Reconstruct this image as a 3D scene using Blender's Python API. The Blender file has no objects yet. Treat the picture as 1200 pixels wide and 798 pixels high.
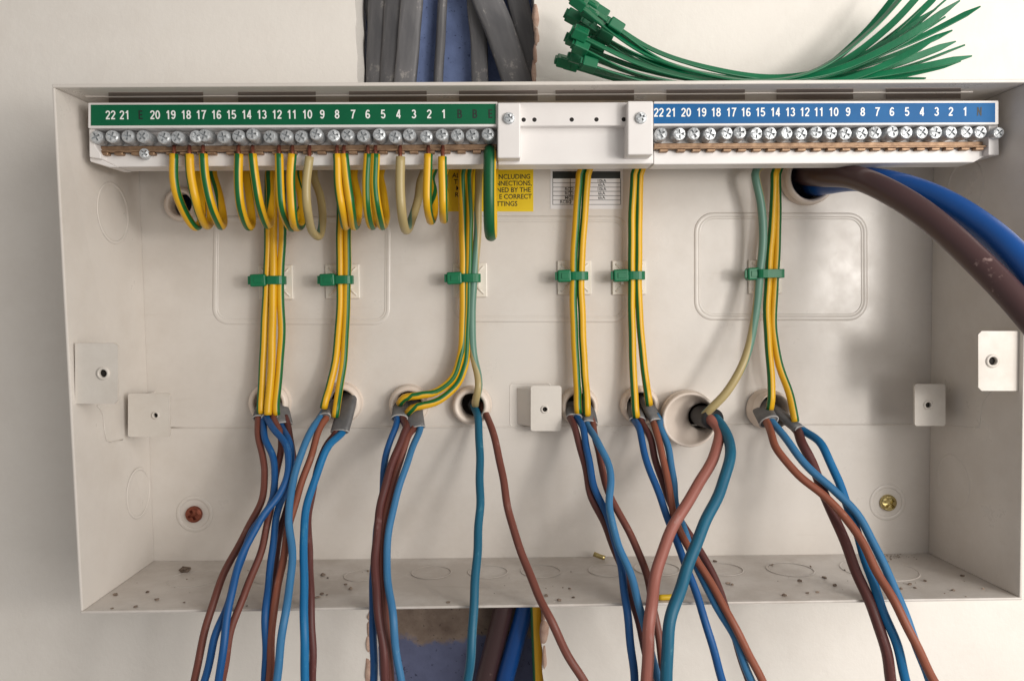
import bpy, bmesh, math, random
from math import sin, cos, pi, radians, sqrt, atan2, floor
from mathutils import Vector, Matrix
from mathutils.geometry import tessellate_polygon

random.seed(7)
SC = bpy.context.scene
COL = SC.collection
MM = 0.001

# ------------------------------------------------------------------ camera
# world axes: x right, y into the wall, z up; the front rim of the enclosure is y = 0
CX, CZ, CD = -20.586, 22.576, 353.25          # millimetres
PITCH, YAW, ROLL, FOC = 0.0502, 0.0103, 0.0116, 900.0
RYAW = Matrix(((cos(YAW), -sin(YAW), 0), (sin(YAW), cos(YAW), 0), (0, 0, 1)))
RPIT = Matrix(((1, 0, 0), (0, cos(PITCH), -sin(PITCH)), (0, sin(PITCH), cos(PITCH))))
RROL = Matrix(((cos(ROLL), 0, -sin(ROLL)), (0, 1, 0), (sin(ROLL), 0, cos(ROLL))))
W2C = RROL @ RPIT @ RYAW
C2W = W2C.transposed()
EYE = Vector((CX, -CD, CZ))

cam_data = bpy.data.cameras.new('camera')
cam_data.sensor_width = 36.0
cam_data.lens = 27.0
cam_data.clip_start = 0.01
cam_data.clip_end = 20.0
cam = bpy.data.objects.new('camera', cam_data)
COL.objects.link(cam)
rgt, fwd, upv = C2W.col[0], C2W.col[1], C2W.col[2]
m3 = Matrix((rgt, upv, -fwd)).transposed()
cam.matrix_world = Matrix.Translation(EYE * MM) @ m3.to_4x4()
SC.camera = cam

# ------------------------------------------------------------------ light
world = bpy.data.worlds.new('World')
SC.world = world
world.use_nodes = True
bgn = world.node_tree.nodes['Background']
bgn.inputs['Color'].default_value = (1.0, 0.955, 0.91, 1)
bgn.inputs['Strength'].default_value = 0.31

def lamp(name, loc, energy, radius, color):
    l = bpy.data.lights.new(name, 'POINT')
    l.energy = energy
    l.shadow_soft_size = radius * MM
    l.color = color
    o = bpy.data.objects.new(name, l)
    o.location = Vector(loc) * MM
    COL.objects.link(o)
lamp('room_lamp', (430, -500, 50), 4.2, 50, (1.0, 0.955, 0.90))
# broad light added to soften the shadows, up to the right of the viewer
al = bpy.data.lights.new('added_soft_light', 'AREA')
al.shape = 'DISK'; al.size = 0.7; al.energy = 5.4; al.color = (1.0, 0.955, 0.90)
ao = bpy.data.objects.new('added_soft_light', al)
ao.location = Vector((500, -560, 130)) * MM
ao.rotation_euler = (Vector((20, 75, 0)) - Vector((500, -560, 130))).to_track_quat('-Z', 'Y').to_euler()
COL.objects.link(ao)

SC.view_settings.view_transform = 'Standard'
SC.view_settings.look = 'None'
SC.view_settings.exposure = 0.0
SC.view_settings.gamma = 1.0
SC.view_settings.use_curve_mapping = False
SC.cycles.max_bounces = 8

# ------------------------------------------------------------------ measuring
def P(px, py, Y):
    """a place read off the photograph at a known distance Y (mm) behind the rim, as world millimetres"""
    d = C2W @ Vector(((px - 600.0) / FOC, 1.0, -(py - 399.0) / FOC))
    t = (Y - EYE.y) / d.y
    return EYE + d * t

def lerp(a, b, t): return a + (b - a) * t

# ------------------------------------------------------------------ materials
MATS = {}
def new_mat(name):
    m = bpy.data.materials.new(name)
    m.use_nodes = True
    nt = m.node_tree
    b = nt.nodes['Principled BSDF']
    MATS[name] = m
    return m, nt, b

def lin(c):
    return tuple(((v / 255.0) / 12.92 if v / 255.0 <= 0.04045 else ((v / 255.0 + 0.055) / 1.055) ** 2.4) for v in c) + (1,)

def noise(nt, scale, detail=4, rough=0.6):
    tc = nt.nodes.new('ShaderNodeTexCoord')
    n = nt.nodes.new('ShaderNodeTexNoise')
    n.inputs['Scale'].default_value = scale
    n.inputs['Detail'].default_value = detail
    n.inputs['Roughness'].default_value = rough
    nt.links.new(tc.outputs['Object'], n.inputs['Vector'])
    return n

def ramp(nt, src, stops, interp='LINEAR'):
    r = nt.nodes.new('ShaderNodeValToRGB')
    r.color_ramp.interpolation = interp
    el = r.color_ramp.elements
    while len(el) > 2: el.remove(el[-1])
    for i, (p, c) in enumerate(stops):
        e = el[i] if i < 2 else el.new(p)
        e.position = p
        e.color = c if len(c) == 4 else tuple(c) + (1,)
    nt.links.new(src, r.inputs['Fac'])
    return r

def bump(nt, b, src, strength, dist):
    k = nt.nodes.new('ShaderNodeBump')
    k.inputs['Strength'].default_value = strength
    k.inputs['Distance'].default_value = dist
    nt.links.new(src, k.inputs['Height'])
    nt.links.new(k.outputs['Normal'], b.inputs['Normal'])

def mottled(name, c0, c1, scale, rough=0.5, metal=0.0, bscale=None, bstr=0.2, bdist=0.0003, rvar=0.0, coat=0.0, spec=0.5):
    """two close colours mixed by noise, plus fine relief"""
    m, nt, b = new_mat(name)
    n = noise(nt, scale)
    r = ramp(nt, n.outputs['Fac'], [(0.35, lin(c0)), (0.65, lin(c1))])
    nt.links.new(r.outputs['Color'], b.inputs['Base Color'])
    b.inputs['Roughness'].default_value = rough
    b.inputs['Metallic'].default_value = metal
    b.inputs['Coat Weight'].default_value = coat
    b.inputs['Specular IOR Level'].default_value = spec
    if rvar:
        rr = nt.nodes.new('ShaderNodeMapRange')
        rr.inputs['From Min'].default_value = 0.3
        rr.inputs['From Max'].default_value = 0.7
        rr.inputs['To Min'].default_value = rough - rvar
        rr.inputs['To Max'].default_value = rough + rvar
        n3 = noise(nt, scale * 2.3)
        nt.links.new(n3.outputs['Fac'], rr.inputs['Value'])
        nt.links.new(rr.outputs['Result'], b.inputs['Roughness'])
    if bscale:
        n2 = noise(nt, bscale, 3)
        bump(nt, b, n2.outputs['Fac'], bstr, bdist)
    return m

def painted(name, base, dirt, rough, dirt_amount, grain, gdist, streak=0.0):
    """paint with broad uneven tone, faint smudges and scuffs, and fine relief"""
    m, nt, b = new_mat(name)
    n0 = noise(nt, 7, 3); n1 = noise(nt, 38, 6, 0.7); n2 = noise(nt, grain, 3)
    mul = nt.nodes.new('ShaderNodeMath'); mul.operation = 'MULTIPLY'
    nt.links.new(n0.outputs['Fac'], mul.inputs[0]); nt.links.new(n1.outputs['Fac'], mul.inputs[1])
    r = ramp(nt, mul.outputs[0], [(0.20, (0, 0, 0)), (0.36, (dirt_amount,) * 3)])
    # short scuffs: stretched noise
    tc = nt.nodes.new('ShaderNodeTexCoord')
    mp = nt.nodes.new('ShaderNodeMapping'); mp.inputs['Scale'].default_value = (22, 60, 190); mp.inputs['Rotation'].default_value = (0, 0.5, 0)
    nt.links.new(tc.outputs['Object'], mp.inputs['Vector'])
    n3 = nt.nodes.new('ShaderNodeTexNoise'); n3.inputs['Scale'].default_value = 1.0; n3.inputs['Detail'].default_value = 5
    nt.links.new(mp.outputs['Vector'], n3.inputs['Vector'])
    r3 = ramp(nt, n3.outputs['Fac'], [(0.66, (0, 0, 0)), (0.74, (streak,) * 3)])
    ad = nt.nodes.new('ShaderNodeMath'); ad.operation = 'ADD'; ad.use_clamp = True
    nt.links.new(r.outputs['Color'], ad.inputs[0]); nt.links.new(r3.outputs['Color'], ad.inputs[1])
    mx = nt.nodes.new('ShaderNodeMixRGB')
    mx.inputs['Color1'].default_value = lin(base); mx.inputs['Color2'].default_value = lin(dirt)
    nt.links.new(ad.outputs[0], mx.inputs['Fac'])
    nt.links.new(mx.outputs['Color'], b.inputs['Base Color'])
    rr = nt.nodes.new('ShaderNodeMapRange')
    rr.inputs['From Min'].default_value = 0.3; rr.inputs['From Max'].default_value = 0.7
    rr.inputs['To Min'].default_value = rough - .06; rr.inputs['To Max'].default_value = rough + .10
    nt.links.new(n1.outputs['Fac'], rr.inputs['Value'])
    nt.links.new(rr.outputs['Result'], b.inputs['Roughness'])
    k0 = nt.nodes.new('ShaderNodeBump'); k0.inputs['Strength'].default_value = .35; k0.inputs['Distance'].default_value = gdist * 5
    nt.links.new(n1.outputs['Fac'], k0.inputs['Height'])
    k = nt.nodes.new('ShaderNodeBump'); k.inputs['Strength'].default_value = .3; k.inputs['Distance'].default_value = gdist
    nt.links.new(n2.outputs['Fac'], k.inputs['Height']); nt.links.new(k0.outputs['Normal'], k.inputs['Normal'])
    nt.links.new(k.outputs['Normal'], b.inputs['Normal'])
painted('wall_paint', (240, 235, 228), (228, 221, 213), 0.72, 0.4, 210, 0.0003, 0.06)
painted('painted_steel', (218, 212, 205), (203, 195, 186), 0.31, 0.5, 420, 0.00006, 0.22)
painted('floor_steel', (207, 201, 195), (182, 173, 164), 0.40, 0.75, 420, 0.00012, 0.5)
painted('bracket_steel', (217, 211, 203), (200, 192, 182), 0.38, 0.7, 420, 0.00010, 0.2)
mottled('white_plastic', (226, 222, 220), (231, 228, 226), 40, 0.38, bscale=500, bstr=0.05, bdist=0.0002)
mottled('slot_shade', (120, 108, 100), (132, 120, 112), 40, 0.6)  # dark tone stands for the shade inside the ceiling slots
mottled('grommet_plastic', (222, 208, 195), (229, 216, 204), 60, 0.40, bscale=300, bstr=0.05)
mottled('clear_nylon', (226, 220, 208), (232, 226, 216), 60, 0.28)
mottled('green_nylon', (0, 100, 64), (4, 112, 72), 60, 0.42, bscale=300, bstr=0.06)
mottled('label_green', (0, 90, 58), (2, 96, 62), 60, 0.45, spec=0.3)
mottled('label_blue', (0, 88, 146), (4, 96, 156), 60, 0.5, spec=0.25)
mottled('text_white', (236, 238, 236), (242, 243, 241), 60, 0.5)
mottled('text_black', (24, 30, 28), (30, 34, 32), 60, 0.5)
mottled('dark_hole', (30, 27, 25), (38, 34, 31), 60, 0.8)
mottled('zinc', (178, 183, 187), (216, 219, 221), 900, 0.40, metal=0.5, bscale=900, bstr=0.5, bdist=0.0004)
mottled('brass', (132, 104, 82), (166, 136, 108), 300, 0.5, metal=0.5, bscale=600, bstr=0.2, bdist=0.0002)
mottled('brass_screw', (176, 158, 104), (206, 190, 136), 500, 0.32, metal=1.0, bscale=600, bstr=0.2)
mottled('copper_wire', (112, 62, 48), (140, 80, 60), 300, 0.4, metal=0.6)
mottled('copper_screw', (124, 66, 50), (150, 86, 66), 500, 0.5, metal=0.6, bscale=600, bstr=0.3)
mottled('sheath_grey', (86, 86, 88), (108, 107, 107), 120, 0.55, bscale=400, bstr=0.25, bdist=0.0004)
mottled('sheath_cut', (156, 154, 152), (182, 180, 178), 200, 0.6)
mottled('sheath_black', (34, 34, 36), (46, 46, 48), 120, 0.55, bscale=300, bstr=0.4, bdist=0.0005)
def streaked(name, c0, c1, scuff, rough=0.5):
    m, nt, b = new_mat(name)
    uv = nt.nodes.new('ShaderNodeUVMap'); uv.uv_map = 'UVMap'
    mp = nt.nodes.new('ShaderNodeMapping'); mp.inputs['Scale'].default_value = (14, 0.5, 1)
    nt.links.new(uv.outputs['UV'], mp.inputs['Vector'])
    n = nt.nodes.new('ShaderNodeTexNoise'); n.inputs['Scale'].default_value = 1.0; n.inputs['Detail'].default_value = 6
    nt.links.new(mp.outputs['Vector'], n.inputs['Vector'])
    n1 = noise(nt, 200, 5, 0.7)
    mul = nt.nodes.new('ShaderNodeMath'); mul.operation = 'MULTIPLY'
    nt.links.new(n.outputs['Fac'], mul.inputs[0]); nt.links.new(n1.outputs['Fac'], mul.inputs[1])
    r = ramp(nt, n.outputs['Fac'], [(0.35, lin(c0)), (0.65, lin(c1))])
    r2 = ramp(nt, mul.outputs[0], [(0.33, (0, 0, 0)), (0.40, (.8, .8, .8))])
    mx = nt.nodes.new('ShaderNodeMixRGB'); mx.inputs['Color2'].default_value = lin(scuff)
    nt.links.new(r2.outputs['Color'], mx.inputs['Fac']); nt.links.new(r.outputs['Color'], mx.inputs['Color1'])
    nt.links.new(mx.outputs['Color'], b.inputs['Base Color'])
    b.inputs['Roughness'].default_value = rough
    bump(nt, b, n.outputs['Fac'], 0.25, 0.0004)
streaked('old_sheath', (96, 96, 99), (116, 115, 117), (164, 160, 156))
streaked('old_sheath_dark', (72, 72, 75), (92, 91, 93), (132, 129, 126))
CORE = {
 'brown': ((104, 56, 46), (118, 66, 54)),
 'dark_brown': ((78, 40, 38), (96, 50, 46)),
 'orange_brown': ((128, 70, 50), (142, 81, 59)),
 'pink_brown': ((146, 88, 77), (158, 98, 87)),
 'blue': ((8, 74, 132), (14, 84, 144)),
 'light_blue': ((44, 106, 152), (58, 118, 162)),
 'teal_blue': ((8, 84, 112), (16, 95, 123)),
 'bright_blue': ((0, 98, 152), (8, 110, 164)),
}
for k, (a, b_) in CORE.items():
    streaked('core_' + k, a, b_, tuple(int(v + (175 - v) * .3) for v in b_), 0.52)
mottled('plaster_edge', (176, 140, 124), (206, 178, 160), 120, 0.9, bscale=300, bstr=0.8, bdist=0.001)
mottled('crumb', (78, 64, 55), (150, 133, 118), 300, 0.9)
mottled('offcut_yellow', (196, 160, 20), (214, 178, 30), 100, 0.5)
mottled('sticker_yellow', (232, 196, 8), (238, 204, 16), 60, 0.4)
mottled('sticker_white', (226, 224, 226), (232, 230, 231), 60, 0.45)

def striped(name, green, yellow, width, rough=0.4):
    m, nt, b = new_mat(name)
    uv = nt.nodes.new('ShaderNodeUVMap'); uv.uv_map = 'UVMap'
    sx = nt.nodes.new('ShaderNodeSeparateXYZ')
    nt.links.new(uv.outputs['UV'], sx.inputs['Vector'])
    fr = nt.nodes.new('ShaderNodeMath'); fr.operation = 'FRACT'
    nt.links.new(sx.outputs['X'], fr.inputs[0])
    h = width / 2
    r = ramp(nt, fr.outputs[0], [(0.0, lin(yellow)), (0.5 - h - .012, lin(yellow)), (0.5 - h + .012, lin(green)), (0.5 + h - .012, lin(green)), (0.5 + h + .012, lin(yellow))])
    n = noise(nt, 60)
    mx = nt.nodes.new('ShaderNodeMixRGB'); mx.blend_type = 'MULTIPLY'; mx.inputs['Fac'].default_value = 0.35
    r2 = ramp(nt, n.outputs['Fac'], [(0.3, (0.72, 0.72, 0.72)), (0.7, (1, 1, 1))])
    nt.links.new(r.outputs['Color'], mx.inputs['Color1']); nt.links.new(r2.outputs['Color'], mx.inputs['Color2'])
    nt.links.new(mx.outputs['Color'], b.inputs['Base Color'])
    b.inputs['Roughness'].default_value = rough
    n2 = noise(nt, 350, 3)
    bump(nt, b, n2.outputs['Fac'], 0.08, 0.0003)
striped('earth_sleeve', (10, 100, 46), (226, 174, 22), 0.18)
striped('earth_sleeve_pale', (70, 134, 40), (206, 178, 60), 0.30)
striped('faded_sleeve', (98, 138, 122), (178, 160, 112), 0.45)
striped('khaki_sleeve', (108, 124, 74), (178, 156, 108), 0.3)
striped('main_earth', (0, 88, 48), (234, 186, 14), 0.5)

def tail_mat(name, base, scuff, amount):
    m, nt, b = new_mat(name)
    n = noise(nt, 260, 6, 0.7)
    n0 = noise(nt, 34, 4)
    mul = nt.nodes.new('ShaderNodeMath'); mul.operation = 'MULTIPLY'
    nt.links.new(n.outputs['Fac'], mul.inputs[0]); nt.links.new(n0.outputs['Fac'], mul.inputs[1])
    r = ramp(nt, mul.outputs[0], [(amount, lin(base)), (amount + .07, lin(scuff))])
    nt.links.new(r.outputs['Color'], b.inputs['Base Color'])
    b.inputs['Roughness'].default_value = 0.34
    bump(nt, b, n0.outputs['Fac'], 0.3, 0.0008)
tail_mat('tail_brown', (74, 52, 53), (140, 118, 114), 0.355)
tail_mat('tail_blue', (8, 74, 146), (120, 156, 192), 0.355)

def cavity_mat():
    m, nt, b = new_mat('chase_paint')
    tc = nt.nodes.new('ShaderNodeTexCoord')
    sp = nt.nodes.new('ShaderNodeSeparateXYZ')
    nt.links.new(tc.outputs['Object'], sp.inputs['Vector'])
    n = noise(nt, 28, 6, 0.65)
    # bare mortar band just under the enclosure, blue paint above and below
    ad = nt.nodes.new('ShaderNodeMath'); ad.operation = 'MULTIPLY_ADD'
    ad.inputs[1].default_value = 0.035
    nt.links.new(n.outputs['Fac'], ad.inputs[0]); nt.links.new(sp.outputs['Z'], ad.inputs[2])
    mr = nt.nodes.new('ShaderNodeMapRange')
    mr.inputs['From Min'].default_value = -0.2; mr.inputs['From Max'].default_value = 0.2
    nt.links.new(ad.outputs[0], mr.inputs['Value'])
    def f(z): return (z + 0.2) / 0.4
    blue, mort = (0, 0, 0, 1), (1, 1, 1, 1)
    r = ramp(nt, mr.outputs['Result'], [(0, blue), (f(-0.1665), blue), (f(-0.1650), mort), (f(0.02), mort), (f(0.03), blue)])
    n1 = noise(nt, 60, 5); n2 = noise(nt, 420, 3)
    # shade under the box is put into the lower blue as a greyer tone
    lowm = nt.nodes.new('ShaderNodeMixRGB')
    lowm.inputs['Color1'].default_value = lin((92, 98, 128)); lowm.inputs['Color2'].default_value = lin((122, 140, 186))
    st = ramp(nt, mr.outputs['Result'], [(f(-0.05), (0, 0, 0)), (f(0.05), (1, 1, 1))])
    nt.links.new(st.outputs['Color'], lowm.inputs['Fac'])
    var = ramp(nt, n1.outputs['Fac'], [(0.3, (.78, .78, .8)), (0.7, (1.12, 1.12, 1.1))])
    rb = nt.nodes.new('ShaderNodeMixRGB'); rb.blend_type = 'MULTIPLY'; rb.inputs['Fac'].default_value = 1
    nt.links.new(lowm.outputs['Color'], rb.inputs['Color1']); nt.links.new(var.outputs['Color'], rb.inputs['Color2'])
    rm = ramp(nt, n1.outputs['Fac'], [(0.3, lin((98, 82, 72))), (0.7, lin((142, 126, 113)))])
    mx = nt.nodes.new('ShaderNodeMixRGB')
    nt.links.new(r.outputs['Color'], mx.inputs['Fac']); nt.links.new(rb.outputs['Color'], mx.inputs['Color1']); nt.links.new(rm.outputs['Color'], mx.inputs['Color2'])
    spk = ramp(nt, n2.outputs['Fac'], [(0.30, (0.35, 0.36, 0.42)), (0.36, (1, 1, 1))])
    m2 = nt.nodes.new('ShaderNodeMixRGB'); m2.blend_type = 'MULTIPLY'; m2.inputs['Fac'].default_value = 1
    nt.links.new(mx.outputs['Color'], m2.inputs['Color1']); nt.links.new(spk.outputs['Color'], m2.inputs['Color2'])
    nt.links.new(m2.outputs['Color'], b.inputs['Base Color'])
    b.inputs['Roughness'].default_value = 0.85
    bump(nt, b, n1.outputs['Fac'], 0.7, 0.002)
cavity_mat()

# ------------------------------------------------------------------ mesh helpers
def mesh_obj(name, verts, faces, mat, parent=None, smooth=False, uvs=None):
    me = bpy.data.meshes.new(name)
    me.from_pydata([tuple(Vector(v) * MM) for v in verts], [], faces)
    if uvs:
        l = me.uv_layers.new(name='UVMap')
        for i, u in enumerate(uvs): l.data[i].uv = u
    me.materials.append(MATS[mat])
    if smooth: me.polygons.foreach_set('use_smooth', [True] * len(me.polygons))
    me.update()
    o = bpy.data.objects.new(name, me)
    COL.objects.link(o)
    if parent is not None: attach(o, parent)
    return o

def attach(o, parent):
    """parent while keeping the place (things keep their base as origin)"""
    o.parent = parent
    o.matrix_parent_inverse = world_of(parent).inverted()

def world_of(o):
    m = o.matrix_basis.copy()
    if o.parent is not None: m = world_of(o.parent) @ o.matrix_parent_inverse @ m
    return m

def fix_normals(o):
    bm = bmesh.new(); bm.from_mesh(o.data)
    bmesh.ops.recalc_face_normals(bm, faces=bm.faces)
    bm.to_mesh(o.data); bm.free()
    return o

def bevel(o, w, seg=2):
    m = o.modifiers.new('bevel', 'BEVEL')
    m.width = w * MM; m.segments = seg; m.limit_method = 'ANGLE'; m.angle_limit = radians(35)
    return o

def tag(o, label, cat, group=None):
    o['label'] = label; o['category'] = cat
    if group: o['group'] = group
    return o

def thing(name, label, cat, loc, group=None):
    o = bpy.data.objects.new(name, None)
    o.empty_display_size = 0.01
    o.location = Vector(loc) * MM
    COL.objects.link(o)
    return tag(o, label, cat, group)

HEX = [(0, 1, 2, 3), (7, 6, 5, 4), (0, 4, 5, 1), (1, 5, 6, 2), (2, 6, 7, 3), (3, 7, 4, 0)]
def hexa(name, f4, b4, mat, parent=None, bev=0.0):
    o = fix_normals(mesh_obj(name, list(f4) + list(b4), HEX, mat, parent))
    if bev: bevel(o, bev)
    return o

def setY(v, Y): return Vector((v[0], Y, v[2]))

def pbox(name, x0, y0, x1, y1, Yf, Yb, mat, parent=None, bev=0.0, p=P):
    f = [p(x0, y0, Yf), p(x1, y0, Yf), p(x1, y1, Yf), p(x0, y1, Yf)]
    return hexa(name, f, [setY(v, Yb) for v in f], mat, parent, bev)

def prism(name, poly, Yf, Yb, mat, parent=None, bev=0.0, holes=()):
    """outline (world x, z) with holes, front at Yf and back at Yb"""
    loops = [list(poly)] + [list(h) for h in holes]
    pts = [[Vector((q[0], q[1], 0)) for q in l] for l in loops]
    tris = tessellate_polygon(pts)
    flat = [q for l in loops for q in l]
    n = len(flat)
    verts = [(q[0], Yf, q[1]) for q in flat] + [(q[0], Yb, q[1]) for q in flat]
    faces = [tuple(t) for t in tris] + [tuple(i + n for i in reversed(t)) for t in tris]
    k = 0
    for l in loops:
        m = len(l)
        for i in range(m):
            a, b2 = k + i, k + (i + 1) % m
            faces.append((a, b2, b2 + n, a + n))
        k += m
    o = fix_normals(mesh_obj(name, verts, faces, mat, parent))
    if bev: bevel(o, bev)
    return o

def circle(cx, cz, r, n=32, a0=0.0):
    return [(cx + r * cos(a0 + 2 * pi * i / n), cz + r * sin(a0 + 2 * pi * i / n)) for i in range(n)]

def spline(pts, step=2.2):
    """Catmull-Rom through control points (any number of components; the first three are a place)"""
    out = []
    n = len(pts)
    ext = [[2 * a - b2 for a, b2 in zip(pts[0], pts[1])]] + [list(p) for p in pts] + [[2 * a - b2 for a, b2 in zip(pts[-1], pts[-2])]]
    for i in range(1, n):
        p0, p1, p2, p3 = ext[i - 1], ext[i], ext[i + 1], ext[i + 2]
        d = sqrt(sum((p2[k] - p1[k]) ** 2 for k in range(3)))
        m = max(2, int(d / step))
        for j in range(m):
            t = j / m
            out.append([0.5 * (2 * b2 + (c - a) * t + (2 * a - 5 * b2 + 4 * c - e) * t * t + (3 * b2 - a - 3 * c + e) * t ** 3)
                        for a, b2, c, e in zip(p0, p1, p2, p3)])
    out.append(list(pts[-1]))
    return out

def tube(name, pts, r, mat, parent=None, seg=12, flat=1.0, step=2.2, closed=False, ref=Vector((1, 0, 0)), raw=False, cap=True, sq=1.0, kink=0.0):
    """pts: (x, y, z[, stripe angle in degrees[, radius factor]]); flat squashes the section across the reference axis"""
    S = [list(p) for p in pts] if raw else spline([list(p) + [0] * (5 - len(p)) if len(p) < 5 else list(p) for p in pts], step)
    V = [Vector(s[:3]) for s in S]
    n = len(V)
    if kink:
        ph = [random.uniform(0, 6.28) for _ in range(6)]
        acc = 0
        for i in range(n):
            if i: acc += (Vector(S[i][:3]) - Vector(S[i - 1][:3])).length
            V[i] = V[i] + Vector((sin(acc / 9.0 + ph[0]) + .7 * sin(acc / 4.1 + ph[1]), .5 * sin(acc / 7.0 + ph[2]), .3 * sin(acc / 11.0 + ph[4]))) * kink
    verts, faces, uvs = [], [], []
    prev = None
    lenacc = 0
    rows = []
    for i in range(n):
        if closed: t = V[(i + 1) % n] - V[i - 1]
        else: t = V[min(i + 1, n - 1)] - V[max(i - 1, 0)]
        t.normalize()
        a = ref - t * t.dot(ref)
        if a.length < 0.12:
            a = (prev - t * t.dot(prev)) if prev is not None else (Vector((0, 0, 1)) - t * t.z)
        a.normalize(); prev = a
        b2 = t.cross(a)
        if i: lenacc += (V[i] - V[i - 1]).length
        g = S[i][3] if len(S[i]) > 3 else 0
        rf = S[i][4] if len(S[i]) > 4 and S[i][4] else 1.0
        rows.append((g, lenacc))
        for k in range(seg):
            an = 2 * pi * k / seg
            ca, sa = cos(an), sin(an)
            if sq != 1.0:
                ca = math.copysign(abs(ca) ** sq, ca); sa = math.copysign(abs(sa) ** sq, sa)
            verts.append(V[i] + a * (ca * r * rf) + b2 * (sa * r * rf * flat))
    m = n if closed else n - 1
    for i in range(m):
        j = (i + 1) % n
        for k in range(seg):
            k2 = (k + 1) % seg
            faces.append((i * seg + k, i * seg + k2, j * seg + k2, j * seg + k))
            for (ii, kk) in ((i, k), (i, k + 1), (j, k + 1), (j, k)):
                uvs.append((kk / seg - rows[ii][0] / 360.0 + 0.5 + 4, rows[ii][1] / 10))
    if cap and not closed:
        faces.append(tuple(reversed(range(seg)))); uvs += [(0.5, 0)] * seg
        faces.append(tuple(range((n - 1) * seg, n * seg))); uvs += [(0.5, 0)] * seg
    o = mesh_obj(name, verts, faces, mat, parent, True, uvs)
    return o

def lathe(name, prof, centre, mat, parent=None, n=32, axis=Vector((0, -1, 0)), rot=0.0):
    """prof: (radius, height along axis)"""
    ax = axis.normalized()
    u = Vector((1, 0, 0)); u = (u - ax * ax.dot(u)).normalized(); w = ax.cross(u)
    verts, faces = [], []
    for (r, h) in prof:
        for k in range(n):
            an = 2 * pi * k / n + rot
            verts.append(Vector(centre) + ax * h + u * (r * cos(an)) + w * (r * sin(an)))
    for i in range(len(prof) - 1):
        for k in range(n):
            k2 = (k + 1) % n
            faces.append((i * n + k, i * n + k2, (i + 1) * n + k2, (i + 1) * n + k))
    return fix_normals(mesh_obj(name, verts, faces, mat, parent, True))

# ------------------------------------------------------------------ enclosure corners
DEPTH = 75.0
FTL, FTR, FBL, FBR = P(64, 103, 0), P(1204, 97, 0), P(97, 716, 0), P(1195, 700, 0)
BTL, BTR, BBL, BBR = P(161, 146, DEPTH), P(1094, 142, DEPTH), P(181, 657, DEPTH), P(1088, 648, DEPTH)

# ------------------------------------------------------------------ wall and chase (setting)
WY = 76.6
def wz(v): return (v.x, v.z)
top_l, top_r = P(417.5, 40, WY).x, P(627, 40, WY).x
bot_l, bot_r = P(433, 760, WY).x, P(636.5, 760, WY).x
def ragged(x, z0, z1, n, amp):
    out = []
    for i in range(n + 1):
        z = lerp(z0, z1, i / n)
        out.append((x + (random.uniform(-amp, amp) if 0 < i < n else 0), z))
    return out
ZT, ZB = 650, -650
zt_in, zb_in = BTL.z - 6, BBL.z + 6
hole = (ragged(top_l, ZT - 400, zt_in, 26, 0.5) + [(-214, zt_in), (-214, zb_in)] + ragged(bot_l, zb_in, ZB + 370, 20, 0.9)
        + ragged(bot_r, ZB + 370, zb_in, 20, 0.9) + [(200, zb_in), (200, zt_in)] + ragged(top_r, zt_in, ZT - 400, 26, 0.8))
wall = prism('wall', [(-900, ZB), (900, ZB), (900, ZT), (-900, ZT)], WY, WY + 34, 'wall_paint', holes=[hole])
wall['kind'] = 'structure'
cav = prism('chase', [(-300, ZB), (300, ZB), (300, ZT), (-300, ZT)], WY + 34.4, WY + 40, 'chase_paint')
cav['kind'] = 'structure'

# broken plaster lumps along the chase edges
def lump(name, c, rx, ry, rz, mat, parent=None, seed=0, n=2):
    rnd = random.Random(seed)
    bm = bmesh.new()
    bmesh.ops.create_icosphere(bm, subdivisions=n, radius=1.0)
    for v in bm.verts:
        k = 1 + rnd.uniform(-0.22, 0.22)
        v.co = Vector((v.co.x * rx * k, v.co.y * ry * k, v.co.z * rz * k)) + Vector(c)
        v.co *= MM
    me = bpy.data.meshes.new(name); bm.to_mesh(me); bm.free()
    me.materials.append(MATS[mat])
    me.polygons.foreach_set('use_smooth', [True] * len(me.polygons))
    o = bpy.data.objects.new(name, me); COL.objects.link(o)
    if parent is not None: attach(o, parent)
    return o
for i, (px, py, w, h) in enumerate([(628, 20, 4, 16), (629, 44, 3, 12), (627, 66, 2.5, 12), (626, 85, 3, 14), (638, 741, 6, 18), (638, 770, 3, 16), (434, 735, 4, 12), (432, 752, 3, 14), (432, 788, 5, 22), (434, 721, 4, 6), (637, 720, 3, 8)]):
    lump('plaster_lump', P(px, py, WY + 1.5), w * .48, 3.0, h * .48, 'plaster_edge', wall, i)

# ------------------------------------------------------------------ enclosure
unit = thing('consumer_unit', 'open cream painted steel consumer unit box fixed to the wall', 'electrical box', ((FBL.x + FBR.x) / 2, DEPTH, FBL.z))

TH = 1.3
def side_panel(name, f0, f1, b0, b1, out, mat='painted_steel'):
    o = Vector(out) * TH
    return hexa(name, [f0, f1, b1, b0], [f0 + o, f1 + o, b1 + o, b0 + o], mat, unit, 0.45)
# corners overlap outward so the folded edges close
side_panel('side_wall', FTL, FBL, BTL, BBL, (-1, 0, 0))
side_panel('side_wall', FTR, FBR, BTR, BBR, (1, 0, 0))
ex = Vector((TH, 0, 0))
side_panel('bottom_wall', FBL - ex, FBR + ex, BBL - ex, BBR + ex, (0, 0, -1), 'floor_steel')
side_panel('top_wall', FTL - ex, FTR + ex, BTL - ex, BTR + ex, (0, 0, 1.3))

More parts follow.
